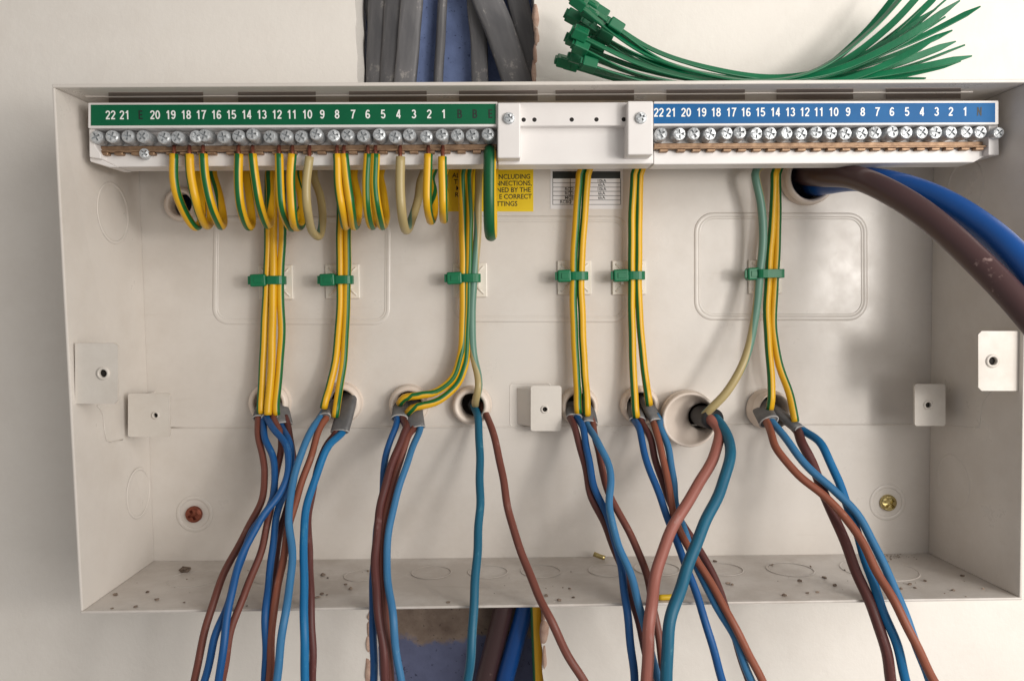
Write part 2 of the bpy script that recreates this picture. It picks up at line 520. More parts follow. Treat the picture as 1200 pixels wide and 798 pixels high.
# grommet spots on the back panel: centre px, outer and hole radius in px
GROM = [('A', 318, 471, 24, 15.5), ('B', 402, 471, 24, 15.5), ('C', 480, 473, 23.5, 15.5), ('D', 554, 474, 23, 14.5), ('F', 678, 475, 23, 15.5),
        ('G', 749, 474, 23, 15.5), ('H', 821, 486, 24, 17), ('I', 897, 479, 24, 18), ('J', 945, 209, 32, 25), ('K', 214, 240, 20, 13)]
def pxz(px, py, Y): v = P(px, py, Y); return v
holes = []
SPOT = {}
K75 = (CD + DEPTH) / FOC
for (k, px, py, ro, rh) in GROM:
    c = P(px, py, DEPTH)
    SPOT[k] = (c, ro * K75, rh * K75)
    holes.append(circle(c.x, c.z, rh * K75 + 0.4, 28))
prism('back_panel', [(BTL.x - 1.0, BTL.z + 1.0), (BTR.x + 1.0, BTR.z + 1.0), (BBR.x + 1.0, BBR.z - 1.0), (BBL.x - 1.0, BBL.z - 1.0)], DEPTH, DEPTH + 1.2, 'painted_steel', unit, holes=holes)

def outline(pts2, r, Y=DEPTH, closed=True, name='embossed_outline', rad=0.55):
    tube(name, [(x, Y, z) for x, z in pts2], rad * .62, 'painted_steel', unit, seg=12, flat=2.6, closed=closed, raw=True, ref=Vector((0, 1, 0)))
def rrect(x0, y0, x1, y1, rpx):
    a, b2, c, d = P(x0, y0, DEPTH), P(x1, y0, DEPTH), P(x1, y1, DEPTH), P(x0, y1, DEPTH)
    r = rpx * K75
    cs = [(Vector((a.x + r, 0, a.z - r)), 90), (Vector((d.x + r, 0, d.z + r)), 180), (Vector((c.x - r, 0, c.z + r)), 270), (Vector((b2.x - r, 0, b2.z - r)), 0)]
    out = []
    for c0, a0 in cs:
        for i in range(9):
            an = radians(a0 + 90 * i / 8)
            out.append((c0.x + r * cos(an), c0.z + r * sin(an)))
    # straight runs get extra points so the tube frame stays even
    res = []
    for i in range(len(out)):
        p, q = out[i], out[(i + 1) % len(out)]
        d0 = sqrt((p[0] - q[0]) ** 2 + (p[1] - q[1]) ** 2)
        m = max(1, int(d0 / 6))
        for j in range(m): res.append((lerp(p[0], q[0], j / m), lerp(p[1], q[1], j / m)))
    return res
outline(rrect(252, 256, 455, 378, 16), 0, rad=0.75)
outline(rrect(254.8, 258.8, 452.2, 375.2, 14), 0, rad=0.4)
outline(rrect(534, 256, 734, 375, 16), 0, rad=0.85)
outline(rrect(537, 259, 731, 372, 14), 0, rad=0.45)
outline(rrect(816, 252, 1014, 373, 20), 0, rad=0.8)
outline(rrect(819.5, 255.5, 1010.5, 369.5, 17), 0, rad=0.5)
# pressed seam across the back panel and up the right wall
def seam(pts, rad=0.35):
    tube('seam', pts, rad, 'painted_steel', unit, seg=8, ref=Vector((0, 1, 0)), raw=False, step=8)
seam([P(200, 501, DEPTH), P(400, 500.5, DEPTH), P(600, 500, DEPTH), P(800, 498, DEPTH), P(1087, 497, DEPTH)], 0.5)

def on_left(Y, z):
    t = Y / DEPTH
    a, b2 = lerp(FTL, BTL, t), lerp(FBL, BBL, t)
    return Vector((lerp(b2.x, a.x, (z - b2.z) / (a.z - b2.z)), Y, z))
def on_right(Y, z):
    t = Y / DEPTH
    a, b2 = lerp(FTR, BTR, t), lerp(FBR, BBR, t)
    return Vector((lerp(b2.x, a.x, (z - b2.z) / (a.z - b2.z)), Y, z))
def on_floor(u, Y):
    t = Y / DEPTH
    return lerp(lerp(FBL, BBL, t), lerp(FBR, BBR, t), u)
def ring3(name, f, n=40, rad=0.4, mat='painted_steel', ref=Vector((0, 0, 1))):
    return tube(name, [f(2 * pi * i / n) for i in range(n)], rad * .7, mat, unit, seg=12, flat=3.0, closed=True, raw=True, ref=ref)
for (Y, py, r) in ((46, 250, 15), (60, 578, 13)):
    z = P(130, py, Y).z
    ring3('knockout', lambda a, Y=Y, z=z, r=r: on_left(Y + r * cos(a), z + r * sin(a)), ref=Vector((1, 0, 0)))
for (Y, py, r) in ((46, 222, 15), (53, 564, 14)):
    z = P(1130, py, Y).z
    ring3('knockout', lambda a, Y=Y, z=z, r=r: on_right(Y + r * cos(a), z + r * sin(a)), ref=Vector((1, 0, 0)))
def floor_u(px, Y):
    a, b2 = on_floor(0, Y), on_floor(1, Y)
    x = P(px, 690, Y).x
    return (x - a.x) / (b2.x - a.x), (b2.x - a.x)
for (px, Y, r) in ((228, 44, 13), (318, 44, 9), (424, 46, 9), (506, 50, 10.5), (572, 50, 10.5), (634, 50, 10.5), (712, 50, 10), (770, 52, 12), (846, 50, 11), (926, 48, 12), (1030, 46, 19)):
    u, w = floor_u(px, Y)
    ring3('knockout', lambda a, u=u, w=w, Y=Y, r=r: on_floor(u + r * cos(a) / w, Y + r * sin(a)), rad=0.2, ref=Vector((0, 0, 1)), mat='floor_steel')

# cable entry slots in the ceiling, with their shade put into dark plate colour
def on_ceil(px, Y):
    t = Y / DEPTH
    a, b2 = lerp(FTL, BTL, t), lerp(FTR, BTR, t)
    x = P(px, 108, Y).x
    return lerp(a, b2, (x - a.x) / (b2.x - a.x))
def ceil_plate(name, x0, x1, Y0, Y1, mat, drop):
    q = [on_ceil(x0, Y0), on_ceil(x1, Y0), on_ceil(x1, Y1), on_ceil(x0, Y1)]
    d = Vector((0, 0, -1))
    return hexa(name, [v + d * drop for v in q], [v + d * 0.02 for v in q], mat, unit)
for (x0, x1) in ((127, 238), (279, 370), (409, 500), (538, 630), (651, 743), (781, 873), (910, 1000), (1038, 1126)):
    ceil_plate('entry_slot_shade', x0, x1, 8.5, 14.5, 'slot_shade', 0.25)
    ceil_plate('entry_slot_shade', x0, x1, 17.5, 27, 'slot_shade', 0.25)
ceil_plate('ceiling_rib', 100, 1140, 15, 17, 'painted_steel', 0.35)

# cover fixing brackets
def bracket(x0, y0, x1, y1, Yf, hx, hy, hr, leg=None, cham=None, leg_out=None, slant=None):
    a, b2, c, d = P(x0, y0, Yf), P(x1, y0, Yf), P(x1, y1, Yf), P(x0, y1, Yf)
    k = (CD + Yf) / FOC
    ch = (4 if cham else 0) * k
    poly = []
    if cham == 'r': poly = [wz(a), (b2.x - ch, b2.z), (b2.x, b2.z - ch), (c.x, c.z + ch), (c.x - ch, c.z), wz(d)]
    elif cham == 'l': poly = [(a.x + ch, a.z), wz(b2), wz(c), (d.x + ch, d.z), (d.x, d.z + ch), (a.x, a.z - ch)]
    else:
        r = 3.0 * k
        poly = []
        for (qx, qz, a0) in ((a.x + r, a.z - r, 90), (d.x + r, d.z + r, 180), (c.x - r, c.z + r, 270), (b2.x - r, b2.z - r, 0)):
            poly += [(qx + r * cos(radians(a0 + 90 * q / 4)), qz + r * sin(radians(a0 + 90 * q / 4))) for q in range(5)]
    h = P(hx, hy, Yf)
    br = prism('bracket', poly, Yf, Yf + 1.3, 'bracket_steel', unit, 0.0, holes=[circle(h.x, h.z, hr * 0.62 * k, 16)])
    lathe('bracket_collar', [(hr * .62 * k, -1.0), (hr * .62 * k, 0.5), (hr * .75 * k, 0.7), (hr * k, 0.5), (hr * 1.05 * k, -0.2)], (h.x, Yf, h.z), 'bracket_steel', br, 20)
    lathe('screw_hole', [(0.0, -1.15), (hr * .62 * k, -1.15), (hr * .62 * k, -2.6), (0, -2.6)], (h.x, Yf, h.z), 'dark_hole', br, 16)
    if leg:
        xl = a.x if leg == 'l' else b2.x
        s = 1 if leg == 'l' else -1
        Yb = leg_out
        a = Vector((a.x, a.y, a.z - 2.2)); d = Vector((d.x, d.y, d.z + 2.2))
        xb = xl if slant is None else slant
        hexa('bracket_leg', [Vector((xl, Yf + .9, a.z - .2)), Vector((xl + 1.3 * s, Yf + .9, a.z - .2)), Vector((xl + 1.3 * s, Yf + .9, d.z + .2)), Vector((xl, Yf + .9, d.z + .2))],
             [Vector((xb, Yb, a.z - .2)), Vector((xb + 1.3 * s, Yb, a.z - .2)), Vector((xb + 1.3 * s, Yb, d.z + .2)), Vector((xb, Yb, d.z + .2))], 'painted_steel', br)
    return br
bracket(88, 402, 138, 473, 3, 121, 437.5, 7.5, cham='r')
bracket(1146.5, 388, 1197, 458, 3, 1163, 423, 8, cham='l')
bracket(150, 461, 199, 512, 46, 182.5, 486.5, 4.5, leg='l', leg_out=74.9)
bracket(1072, 450, 1108, 499, 48, 1087.5, 474.5, 5.5, leg='r', leg_out=74.9)
bracket(622, 452, 658, 505, 64, 638.5, 479.5, 4.6, leg='l', leg_out=74.9, slant=P(606, 475, 75).x)
outline(rrect(598, 449, 645, 500, 4), 0, rad=0.3)

# small tongue that carries the upper left and right brackets to the side walls
def tongue(fn, s, py0, py1, pxx):
    z0, z1 = P(pxx, py0, 4).z, P(pxx, py1, 4).z
    q = [fn(4.4, z0), fn(22, z0), fn(22, z1), fn(4.4, z1)]
    o = Vector((s * 0.9, 0, 0))
    hexa('bracket_tongue', [v + o for v in q], [v + o * 0.02 for v in q], 'painted_steel', unit)
tongue(on_left, 1, 404, 471, 100)
tongue(on_right, -1, 390, 456, 1180)
def fold(fn, pts):
    tube('seam', [fn(Y, z) for Y, z in pts], 0.3, 'painted_steel', unit, seg=8, ref=Vector((1, 0, 0)), step=5)
zr = lambda px, py, Y: P(px, py, Y).z
fold(on_right, [(22, zr(1160, 458, 22)), (29, zr(1145, 472, 29)), (31, zr(1145, 497, 31)), (36, zr(1135, 501, 36)), (72, zr(1092, 497, 72))])
fold(on_left, [(22, zr(125, 475, 22)), (27, zr(130, 486, 27)), (29, zr(130, 516, 29)), (45, zr(150, 515, 45))])

# screws fixing the box to the wall, each in a pressed dimple
def cross_head(name, mat, parent, c, r, h, rot=0.3, slot=0.62, wid=0.17):
    """round head with a cross recess, facing -y"""
    n = 24
    out = circle(0, 0, r * 0.88, n)
    cr = []
    w, l = r * wid, r * slot
    for k in range(4):
        a = rot + k * pi / 2
        u = (cos(a), sin(a)); v = (-sin(a), cos(a))
        cr += [(u[0] * l - v[0] * w, u[1] * l - v[1] * w), (u[0] * l + v[0] * w, u[1] * l + v[1] * w), (u[0] * w + v[0] * w, u[1] * w + v[1] * w)]
    tris = tessellate_polygon([[Vector((q[0], q[1], 0)) for q in out], [Vector((q[0], q[1], 0)) for q in cr]])
    verts = [(q[0], -h, q[1]) for q in out] + [(q[0], -h - r * .10, q[1]) for q in cr]
    faces = [tuple(t) for t in tris]
    b0 = len(verts)
    verts += [(q[0], -max(h - 1.1, h * .25), q[1]) for q in cr]
    m = len(cr)
    for i in range(m):
        faces.append((n + i, n + (i + 1) % m, b0 + (i + 1) % m, b0 + i))
    faces.append(tuple(range(b0, b0 + m)))
    prev = list(range(n))
    for (rr, hh) in ((r * .97, h * .85), (r, h * .6), (r, 0)):
        s0 = len(verts)
        verts += [(q[0], -hh, q[1]) for q in circle(0, 0, rr, n)]
        for i in range(n): faces.append((prev[i], prev[(i + 1) % n], s0 + (i + 1) % n, s0 + i))
        prev = list(range(s0, s0 + n))
    verts = [Vector(v) for v in verts]
    o = fix_normals(mesh_obj(name, verts, faces, mat, None))
    o.location = Vector(c) * MM
    if parent is not None: attach(o, parent)
    return o
for (px, py, mat, rot) in ((228, 602, 'copper_screw', 0.4), (1040, 588.5, 'brass_screw', 0.75)):
    c = P(px, py, DEPTH)
    ring3('dimple', lambda a, c=c: Vector((c.x + 9.2 * cos(a), DEPTH, c.z + 9.2 * sin(a))), rad=0.55, ref=Vector((0, 1, 0)))
    cross_head('fixing_screw', mat, unit, (c.x, DEPTH, c.z), 4.6, 2.2, rot)

# stickers on the back panel
def text_mesh(s, size, bold=0.0, cache={}):
    key = (s, size, bold)
    if key in cache: return cache[key]
    cu = bpy.data.curves.new('txt', 'FONT')
    cu.body = s; cu.size = size * MM; cu.align_x = 'CENTER'; cu.align_y = 'CENTER'
    cu.offset = bold * size * MM
    cu.resolution_u = 3
    o = bpy.data.objects.new('txt', cu); COL.objects.link(o)
    dg = bpy.context.evaluated_depsgraph_get()
    me = bpy.data.meshes.new_from_object(o.evaluated_get(dg))
    bpy.data.objects.remove(o)
    R = Matrix.Rotation(pi / 2, 4, 'X')
    me.transform(R)
    cache[key] = me
    return me
def text(name, s, at, size, mat, parent, bold=0.02, squeeze=1.0, roll=0.0):
    me = text_mesh(s, size, bold).copy()
    me.materials.clear(); me.materials.append(MATS[mat])
    o = bpy.data.objects.new(name, me)
    o.location = Vector(at) * MM
    o.rotation_euler = (0, roll, 0)
    o.scale = (squeeze, 1, 1)
    COL.objects.link(o)
    attach(o, parent)
    return o

SY = DEPTH - 0.25
ys = pbox('warning_sticker', 525, 196, 625, 248, SY, DEPTH - .02, 'sticker_yellow', unit)
ys['label'] = 'yellow warning sticker with black capitals on the back panel'
for s, px, py in (('INCLUDING', 602, 207.5), ('NNECTIONS,', 602, 215.3), ('NED BY THE', 602, 223), ('E CORRECT', 604, 230.8), ('TTINGS', 594, 239.2), ('ALL', 536, 206), ('TE', 536, 213.5), ('M', 537, 221), ('RE', 537, 228.5)):
    text('sticker_text', s, P(px, py, SY - .06), 3.7, 'text_black', ys, 0.015, 0.92)
ws = pbox('rating_sticker', 645, 196, 730, 245, SY, DEPTH - .02, 'sticker_white', unit)
ws['label'] = 'white rating table sticker with black header behind the wires'
pbox('table_header', 647.5, 201, 727, 209.5, SY - .05, SY - .01, 'text_black', ws)
for py in (214.3, 219.3, 224.2, 229.3, 234.4, 239.6): pbox('table_line', 647.5, py, 727, py + .55, SY - .05, SY - .01, 'text_black', ws)
for px in (647.5, 668, 727): pbox('table_line', px, 209.5, px + .6, 240, SY - .06, SY - .02, 'text_black', ws)
for s, px, py in (('RCD', 667, 222), ('RCD', 667, 227), ('MCB', 667, 232), ('10kA', 705, 212.3), ('6kA', 705, 217), ('10kA', 705, 222), ('6kA', 705, 227), ('6kA', 705, 232), ('RCBO', 663, 237)):
    text('sticker_text', s, P(px, py, SY - .06), 2.4, 'text_black', ws, 0.01)

# ------------------------------------------------------------------ grommets
GLAB = {
 'A': 'cream cable grommet farthest left in the lower row, round three cables',
 'B': 'cream grommet with two grey sheathed cables, second from left in lower row',
 'C': 'cream grommet where two earth wires bend sharply left into the hole',
 'D': 'cream grommet holding one round cable, left of the middle bracket',
 'F': 'cream grommet just right of the middle bracket',
 'G': 'cream grommet beside the large wide tilted grommet, on its left',
 'H': 'largest wide tilted cup shaped cream grommet holding a black sheath',
 'I': 'cream tilted grommet farthest right in the lower row',
 'J': 'big white grommet under the blue label where the thick cables enter',
 'K': 'small pale grommet behind the wire loops in the upper left corner'}
def grommet(k, h=6.0, axis=(0, -1, 0), ro=None, rh=None, off=(0, 0)):
    c, r0, r1 = SPOT[k]
    ro = ro or r0; rh = rh or r1
    ax = Vector(axis).normalized()
    c = Vector((c.x + off[0], DEPTH, c.z + off[1]))
    prof = [(rh, -5.0), (rh, h * .7), (rh + .5, h * .93), (rh + 1.3, h), (ro - 1.6, h * .97), (ro - .5, h * .75), (ro - .25, h * .55), (ro - 1.1, h * .45), (ro - 1.0, h * .35), (ro, h * .22), (ro, -0.6)]
    o = lathe('cable_grommet', prof, c, 'grommet_plastic', None, 40, ax)
    return tag(o, GLAB[k], 'grommet', 'cable grommets in the back panel')
for k in 'ABCF': grommet(k, 7.5)
grommet('D', 8, (-0.10, -1, 0)); grommet('G', 7, (-0.05, -1, 0))
grommet('I', 11, (0.16, -1, 0.04), 11.3, 8.4)
grommet('K', 4)
grommet('J', 7, (0.12, -1, -.05))
def cup():
    c, r0, r1 = SPOT['H']
    ring_c = P(803, 487, DEPTH)
    # (radius, height, sideways shift): the funnel runs off centre to the right
    prof = [(7.4, -5, 8.6), (7.4, 3, 8.6), (7.8, 5, 7.6), (10.4, 8, 4.2), (12.4, 11.5, 1.6), (13.3, 14.6, .2), (14.0, 15.6, 0), (14.7, 15.4, 0), (15.1, 14.6, 0), (15.1, 12.9, 0), (14.3, 12.4, 0), (14.3, 11.0, 0), (15.2, 10.4, 0), (15.2, 5, .3), (15.0, 2, .6), (14.6, -.6, .9)]
    verts, faces = [], []
    n = 48
    for (r, h, dx) in prof:
        for q in range(n):
            a = 2 * pi * q / n
            verts.append((ring_c.x + dx - h * .06 + r * cos(a), DEPTH - h, ring_c.z + r * sin(a)))
    for i in range(len(prof) - 1):
        for q in range(n):
            q2 = (q + 1) % n
            faces.append((i * n + q, i * n + q2, (i + 1) * n + q2, (i + 1) * n + q))
    o = fix_normals(mesh_obj('cable_grommet', verts, faces, 'grommet_plastic', None, True))
    tag(o, GLAB['H'], 'grommet', 'cable grommets in the back panel')
cup()

# ------------------------------------------------------------------ terminal rail
def RP(px, d, Y):
    t = (px - 103) / 1067.0
    return P(px, 120.5 - 2.5 * t + d * (1 - .06 * t), Y)
def rbox(name, x0, x1, d0, d1, Yf, Yb, mat, parent=None, bev=0.0):
    return pbox(name, x0, d0, x1, d1, Yf, Yb, mat, parent, bev, RP)
def rpoly(name, pts, Yf, Yb, mat, parent, bev=0.0, holes=()):
    return prism(name, [wz(RP(x, d, Yf)) for x, d in pts], Yf, Yb, mat, parent, bev, holes)
rail = thing('terminal_rail', 'long white terminal rail with green earth and blue neutral number strips', 'terminal rail', (0, 33, RP(600, 75, 33).z))
rbox('label_holder', 103, 583, 0, 30, 12, 22, 'white_plastic', rail, 0.4)
rbox('label_holder', 766, 1170.5, 0, 30, 12, 22, 'white_plastic', rail, 0.4)
rbox('recess_back', 106, 583.5, 30.2, 63, 21.8, 33, 'white_plastic', rail)
rbox('recess_back', 766, 1168, 30.2, 63, 21.8, 33, 'white_plastic', rail)
rpoly('ledge', [(118, 60), (583, 60), (583, 75.5), (137, 75.5), (118, 66)], 20, 33.2, 'white_plastic', rail, 0.5)
rpoly('ledge', [(766, 60), (1160, 60), (1160, 66), (1141, 77), (766, 77)], 20, 33.2, 'white_plastic', rail, 0.5)
rpoly('end_cap', [(104, 30.3), (111, 30.3), (111, 50), (118, 60), (118, 66), (104.5, 64)], 15, 33.1, 'white_plastic', rail, 0.5)
rpoly('end_cap', [(1158.5, 30.3), (1170, 30.3), (1171, 68), (1158.5, 68)], 15.5, 33.1, 'white_plastic', rail, 0.5)
rpoly('end_foot', [(104.8, 64.2), (118, 66.2), (137, 75.7), (128, 75.7), (105.5, 69)], 18, 33.3, 'white_plastic', rail, 0.4)
rbox('mid_strip', 583.5, 765.5, 1, 29.5, 14, 22, 'white_plastic', rail, 0.4)
rbox('mid_plate', 583.5, 765.5, 29.6, 76, 19, 33, 'white_plastic', rail, 0.5)
for px in (613.7, 626.3, 670, 699, 731):
    c = RP(px, 22, 14)
    lathe('pin_hole', [(0, 0.06), (0.95, 0.06), (1.05, 0), (1.05, -1)], c, 'dark_hole', rail, 14)
for (x0, x1, d0, d1, Yf, sx, sd) in ((583, 610, 1.0, 68, 9.5, 596.5, 20.5), (735.5, 765.5, -0.5, 65, 8, 751, 20.5)):
    cl = rbox('clamp', x0, x1, d0, d1, Yf, 24, 'white_plastic', rail, 0.7)
    c = RP(sx, sd, Yf)
    cross_head('clamp_screw', 'zinc', cl, c, 2.7, 1.3, random.uniform(0, 1))
for px in (300, 598, 750, 1000):
    rbox('standoff', px - 8, px + 8, 8, 55, 33.5, DEPTH - .1, 'white_plastic', rail)
gl = rbox('earth_label', 106.5, 581, 2.6, 27, 11.75, 11.98, 'label_green', rail); gl['label'] = 'green earth label strip with white terminal numbers'
bl = rbox('neutral_label', 766, 1166.3, 3, 27.2, 11.75, 11.98, 'label_blue', rail); bl['label'] = 'blue neutral label strip with white terminal numbers'
LEFT = [('22', 129.5), ('21', 146), ('E', 165), ('20', 181.7), ('19', 200), ('18', 218), ('17', 235.5), ('16', 253.5), ('15', 271), ('14', 289), ('13', 306.7), ('12', 324.5), ('11', 342), ('10', 360), ('9', 377.6), ('8', 395), ('7', 413.5), ('6', 431), ('5', 449), ('4', 467), ('3', 485), ('2', 503), ('1', 520), ('B', 538.6), ('B', 556.4), ('E', 575)]
RIGHT = [('22', 772), ('21', 786.5), ('20', 804), ('19', 822), ('18', 839), ('17', 856.8), ('16', 874), ('15', 891), ('14', 908.6), ('13', 926), ('12', 943), ('11', 959.5), ('10', 976.8), ('9', 993.8), ('8', 1011), ('7', 1028), ('6', 1045.3), ('5', 1063), ('4', 1080.5), ('3', 1097.6), ('2', 1114.3), ('1', 1131), ('N', 1147.7)]
def arc(cx, cy, rx, ry, a0, a1, n=18):
    return [(cx + rx * cos(radians(lerp(a0, a1, i / n))), cy + ry * sin(radians(lerp(a0, a1, i / n)))) for i in range(n + 1)]
GLYPH = {
 '0': [arc(.27, .5, .2, .425, 0, 360)],
 '1': [[(.10, .73), (.22, .79), (.30, .93)], [(.32, 1.0), (.32, 0)]],
 '2': [arc(.27, .70, .19, .225, 175, -35) + [(.10, .12), (.10, .075), (.48, .075)]],
 '3': [arc(.26, .715, .17, .21, 160, -90) , arc(.26, .285, .20, .215, 90, -160)],
 '4': [[(.37, 0), (.37, 1)], [(.35, .94), (.07, .30)], [(.02, .26), (.51, .26)]],
 '5': [[(.46, .925), (.13, .925), (.09, .48)], arc(.26, .33, .20, .26, 135, -155)],
 '6': [arc(.27, .30, .19, .225, 0, 360), arc(.29, .45, .215, .475, 45, 185)],
 '7': [[(.04, .925), (.49, .925), (.32, .55), (.20, 0)]],
 '8': [arc(.27, .73, .165, .2, 0, 360), arc(.27, .285, .195, .215, 0, 360)],
 '9': [arc(.27, .70, .19, .225, 0, 360), arc(.25, .55, .215, .475, -135, 5)],
 'E': [[(.46, .925), (.09, .925), (.09, .075), (.48, .075)], [(.09, .51), (.44, .51)]],
 'B': [[(.09, 0), (.09, 1)], [(.09, .925), (.26, .925)] + arc(.27, .72, .17, .205, 90, -90) + [(.09, .515)], [(.09, .515), (.27, .515)] + arc(.28, .29, .20, .215, 90, -90) + [(.09, .075)]],
 'N': [[(.08, 0), (.08, 1)], [(.08, .97), (.46, .03)], [(.46, 1), (.46, 0)]],
}
def glyph_mesh(s, h, t, cache={}):
    if s in cache: return cache[s]
    verts, faces = [], []
    adv = 0.60
    wd = adv * len(s) - 0.06
    lay = 0
    for ci, ch in enumerate(s):
        for st in GLYPH[ch]:
            lay += 1
            k0 = len(verts)
            n = len(st)
            cl = (abs(st[0][0] - st[-1][0]) < 1e-6 and abs(st[0][1] - st[-1][1]) < 1e-6)
            for i in range(n):
                a = st[i - 1] if i else (st[-2] if cl else st[0])
                b2 = st[i + 1] if i < n - 1 else (st[1] if cl else st[-1])
                p = st[i]
                d1 = Vector((p[0] - a[0], p[1] - a[1])); d2 = Vector((b2[0] - p[0], b2[1] - p[1]))
                if d1.length < 1e-9: d1 = d2
                if d2.length < 1e-9: d2 = d1
                d1.normalize(); d2.normalize()
                tn = (d1 + d2).normalized()
                nr = Vector((-tn.y, tn.x))
                m = t / max(.5, tn.dot(d1))
                for sg in (1, -1):
                    verts.append(Vector(((p[0] + nr.x * m * sg + ci * adv - wd / 2) * h, -0.004 * lay, (p[1] + nr.y * m * sg - .5) * h)) * MM)
            for i in range(n - 1):
                faces.append((k0 + 2 * i, k0 + 2 * i + 1, k0 + 2 * i + 3, k0 + 2 * i + 2))
    me = bpy.data.meshes.new('numeral'); me.from_pydata([tuple(v) for v in verts], [], faces); me.update()
    bm = bmesh.new(); bm.from_mesh(me)
    for f in bm.faces:
        f.normal_update()
        if f.normal.y > 0: f.normal_flip()
    bm.to_mesh(me); bm.free()
    me.materials.append(MATS['text_black' if s in 'EBN' else 'text_white'])
    cache[s] = me
    return me
for lst, par, dd in ((LEFT, gl, 14.6), (RIGHT, bl, 13.6)):
    for s, px in lst:
        o = bpy.data.objects.new('numeral', glyph_mesh(s, 4.05, .076))
        o.location = RP(px, dd, 11.66) * MM
        o.rotation_euler = (0, 0.0035, 0)
        COL.objects.link(o)
        attach(o, par)

# brass bars with one tongue per terminal, and their screws
LS = [(117.6, 0), (134.7, 0), (154.5, .5), (172, 0), (195.5, 1.5), (211.6, 1), (231.5, .6), (243.5, -1.6), (266, .6), (283, 0.6), (299, -1), (320, .6), (338.5, .4), (356, .2), (372.6, -1), (392, 1), (409.5, 0), (428, .4), (445, -.6), (465, 1.3), (481, -.9), (500.5, 1), (519, .8), (537, .2), (555, 0), (572.7, 0)]
RS = [(773.6, 0), (793.8, -.3), (811.6, 0), (829, 0), (847.7, 0), (865, 0), (882.6, -.2), (899.6, -.2), (916.7, 0), (935, 0), (953, 0), (970, 0), (987.3, 0), (1005, 0), (1022.5, 0), (1040.5, 0), (1057, 0), (1074.6, 0), (1092, 0), (1108.4, 0), (1127, -.4), (1143.5, -.4)]
def brass_bar(x0, x1, xs, label):
    verts, faces = [], []
    def add(a, b2, d0, d1, Yf, Yb):
        f = [RP(a, d0, Yf), RP(b2, d0, Yf), RP(b2, d1, Yf), RP(a, d1, Yf)]
        k = len(verts)
        verts.extend(f); verts.extend([setY(v, Yb) for v in f])
        faces.extend([tuple(i + k for i in q) for q in HEX])
    add(x0, x1, 51, 57.5, 19.9, 21.7)
    add(x0, x1, 55.8, 58.0, 17.0, 19.9)
    for x in xs:
        add(x - 6.2, x + 3.6, 58.3, 61.6, 16.8, 24)
    o = fix_normals(mesh_obj('brass_bar', verts, faces, 'brass', rail))
    bevel(o, 0.25, 1)
    o['label'] = label
brass_bar(118, 582, [x + 5 for x, _ in LS], 'brass earth bar behind the left row of screws')
brass_bar(766.5, 1158, [x + 6 for x, _ in RS], 'brass neutral bar behind the right row of screws')
proto = cross_head('terminal_screw', 'zinc', None, (0, 0, 0), 3.12, 4.0, 0.2, 0.64, 0.135)
# clamping collar under each head, same mesh data for all
col_me = lathe('screw_collar', [(3.4, -4.2), (3.4, -.3), (2.9, .1), (2.0, .1)], (0, 0, 0), 'zinc', None, 16)
first = True
def put_screw(px, d, Y, s=1.0):
    o = proto.copy(); COL.objects.link(o)
    c = RP(px, 41.5 + d, Y + random.uniform(-.5, .5))
    o.location = c * MM; o.rotation_euler = (random.uniform(-.16, .16), random.uniform(0, pi / 2), random.uniform(-.16, .16))
    o.scale = (s, 1, s)
    attach(o, rail)
    k = col_me.copy(); COL.objects.link(k)
    k.location = c * MM; k.scale = (s * .92, 1, s * .92)
    attach(k, o)
for px, d in LS: put_screw(px, d + .5, 17.5)
for px, d in RS: put_screw(px, d, 17.5)
put_screw(1164.5, .2, 15.4, .86)
put_screw(171.5, 20.5, 19.9, .8)
bpy.data.objects.remove(proto); bpy.data.objects.remove(col_me)

# ------------------------------------------------------------------ cables
def W(pts): return [tuple(P(p[0], p[1], p[2])) + tuple(p[3:]) for p in pts]

def drop_path(pts, off=0.0, y0=58.0, yb=-9.0, start=486.0):
    """hanging core: from the grommet at the back to just outside the bottom rim"""
    out = []
    for (px, py) in pts:
        t = min(1.0, max(0.0, (py - start) / (722.0 - start)))
        s = t ** 0.9
        Y = lerp(y0, yb, s) + off * min(1.0, t * 4 + .25)
        if py > 722: Y = yb - 2 + off - (py - 722) * 0.02
        out.append((px, py, Y))
    # carry on past the lower edge of the picture
    (x1, y1), (x0, y0_) = pts[-1], pts[-2]
    k = 1.0 / max(8.0, y1 - y0_)
    out.append((x1 + (x1 - x0) * k * 34, y1 + 36, yb + off - 3.5))
    out.append((x1 + (x1 - x0) * k * 70, y1 + 80, yb + off - 4))
    return out

LOOPY = (15.6, 15.2, 17, 26, 40, 52, 58, 63)
def earth_path(front, back, hx, bundle, gl_, gb_, Yb=66.0, gk=None):
    """terminal -> loop in front of the rail -> up behind it -> along -> down the tied bundle -> grommet"""
    pts = []
    n = len(front)
    f = [(front[0][0], 176.5, 17.5, gl_)]
    for i, (x, y) in enumerate(front):
        Y = (15.4, 15.6, 18, 30, 36)[min(i, 4)] if n < 5 else (15.4, 15.6, 18, 27, 36)[min(i, 4)]
        if i == n - 1: Y = max(Y, 34)
        f.append((x, y, Y, gl_))
    m = len(back)
    if gk is None: gk = gl_
    for i, (x, y) in enumerate(back):
        f.append((x, y, lerp(44, 60, (i + 1) / m), lerp(gl_, gk, min(1, (i + 1) / m * 1.4))))
    gl_ = gk
    lx, ly = back[-1]
    f.append((lx + (hx - lx) * .05, 182, 62, gl_))
    f.append((lx + (hx - lx) * .25, 165, 65, lerp(gl_, gb_, .3)))
    f.append((lx + (hx - lx) * .75, 165, 66, lerp(gl_, gb_, .7)))
    f.append((hx, 186, Yb, gb_))
    for p in bundle:
        f.append((p[0], p[1], p[2] if len(p) > 2 else Yb, p[3] if len(p) > 3 else gb_))
    return W(f)

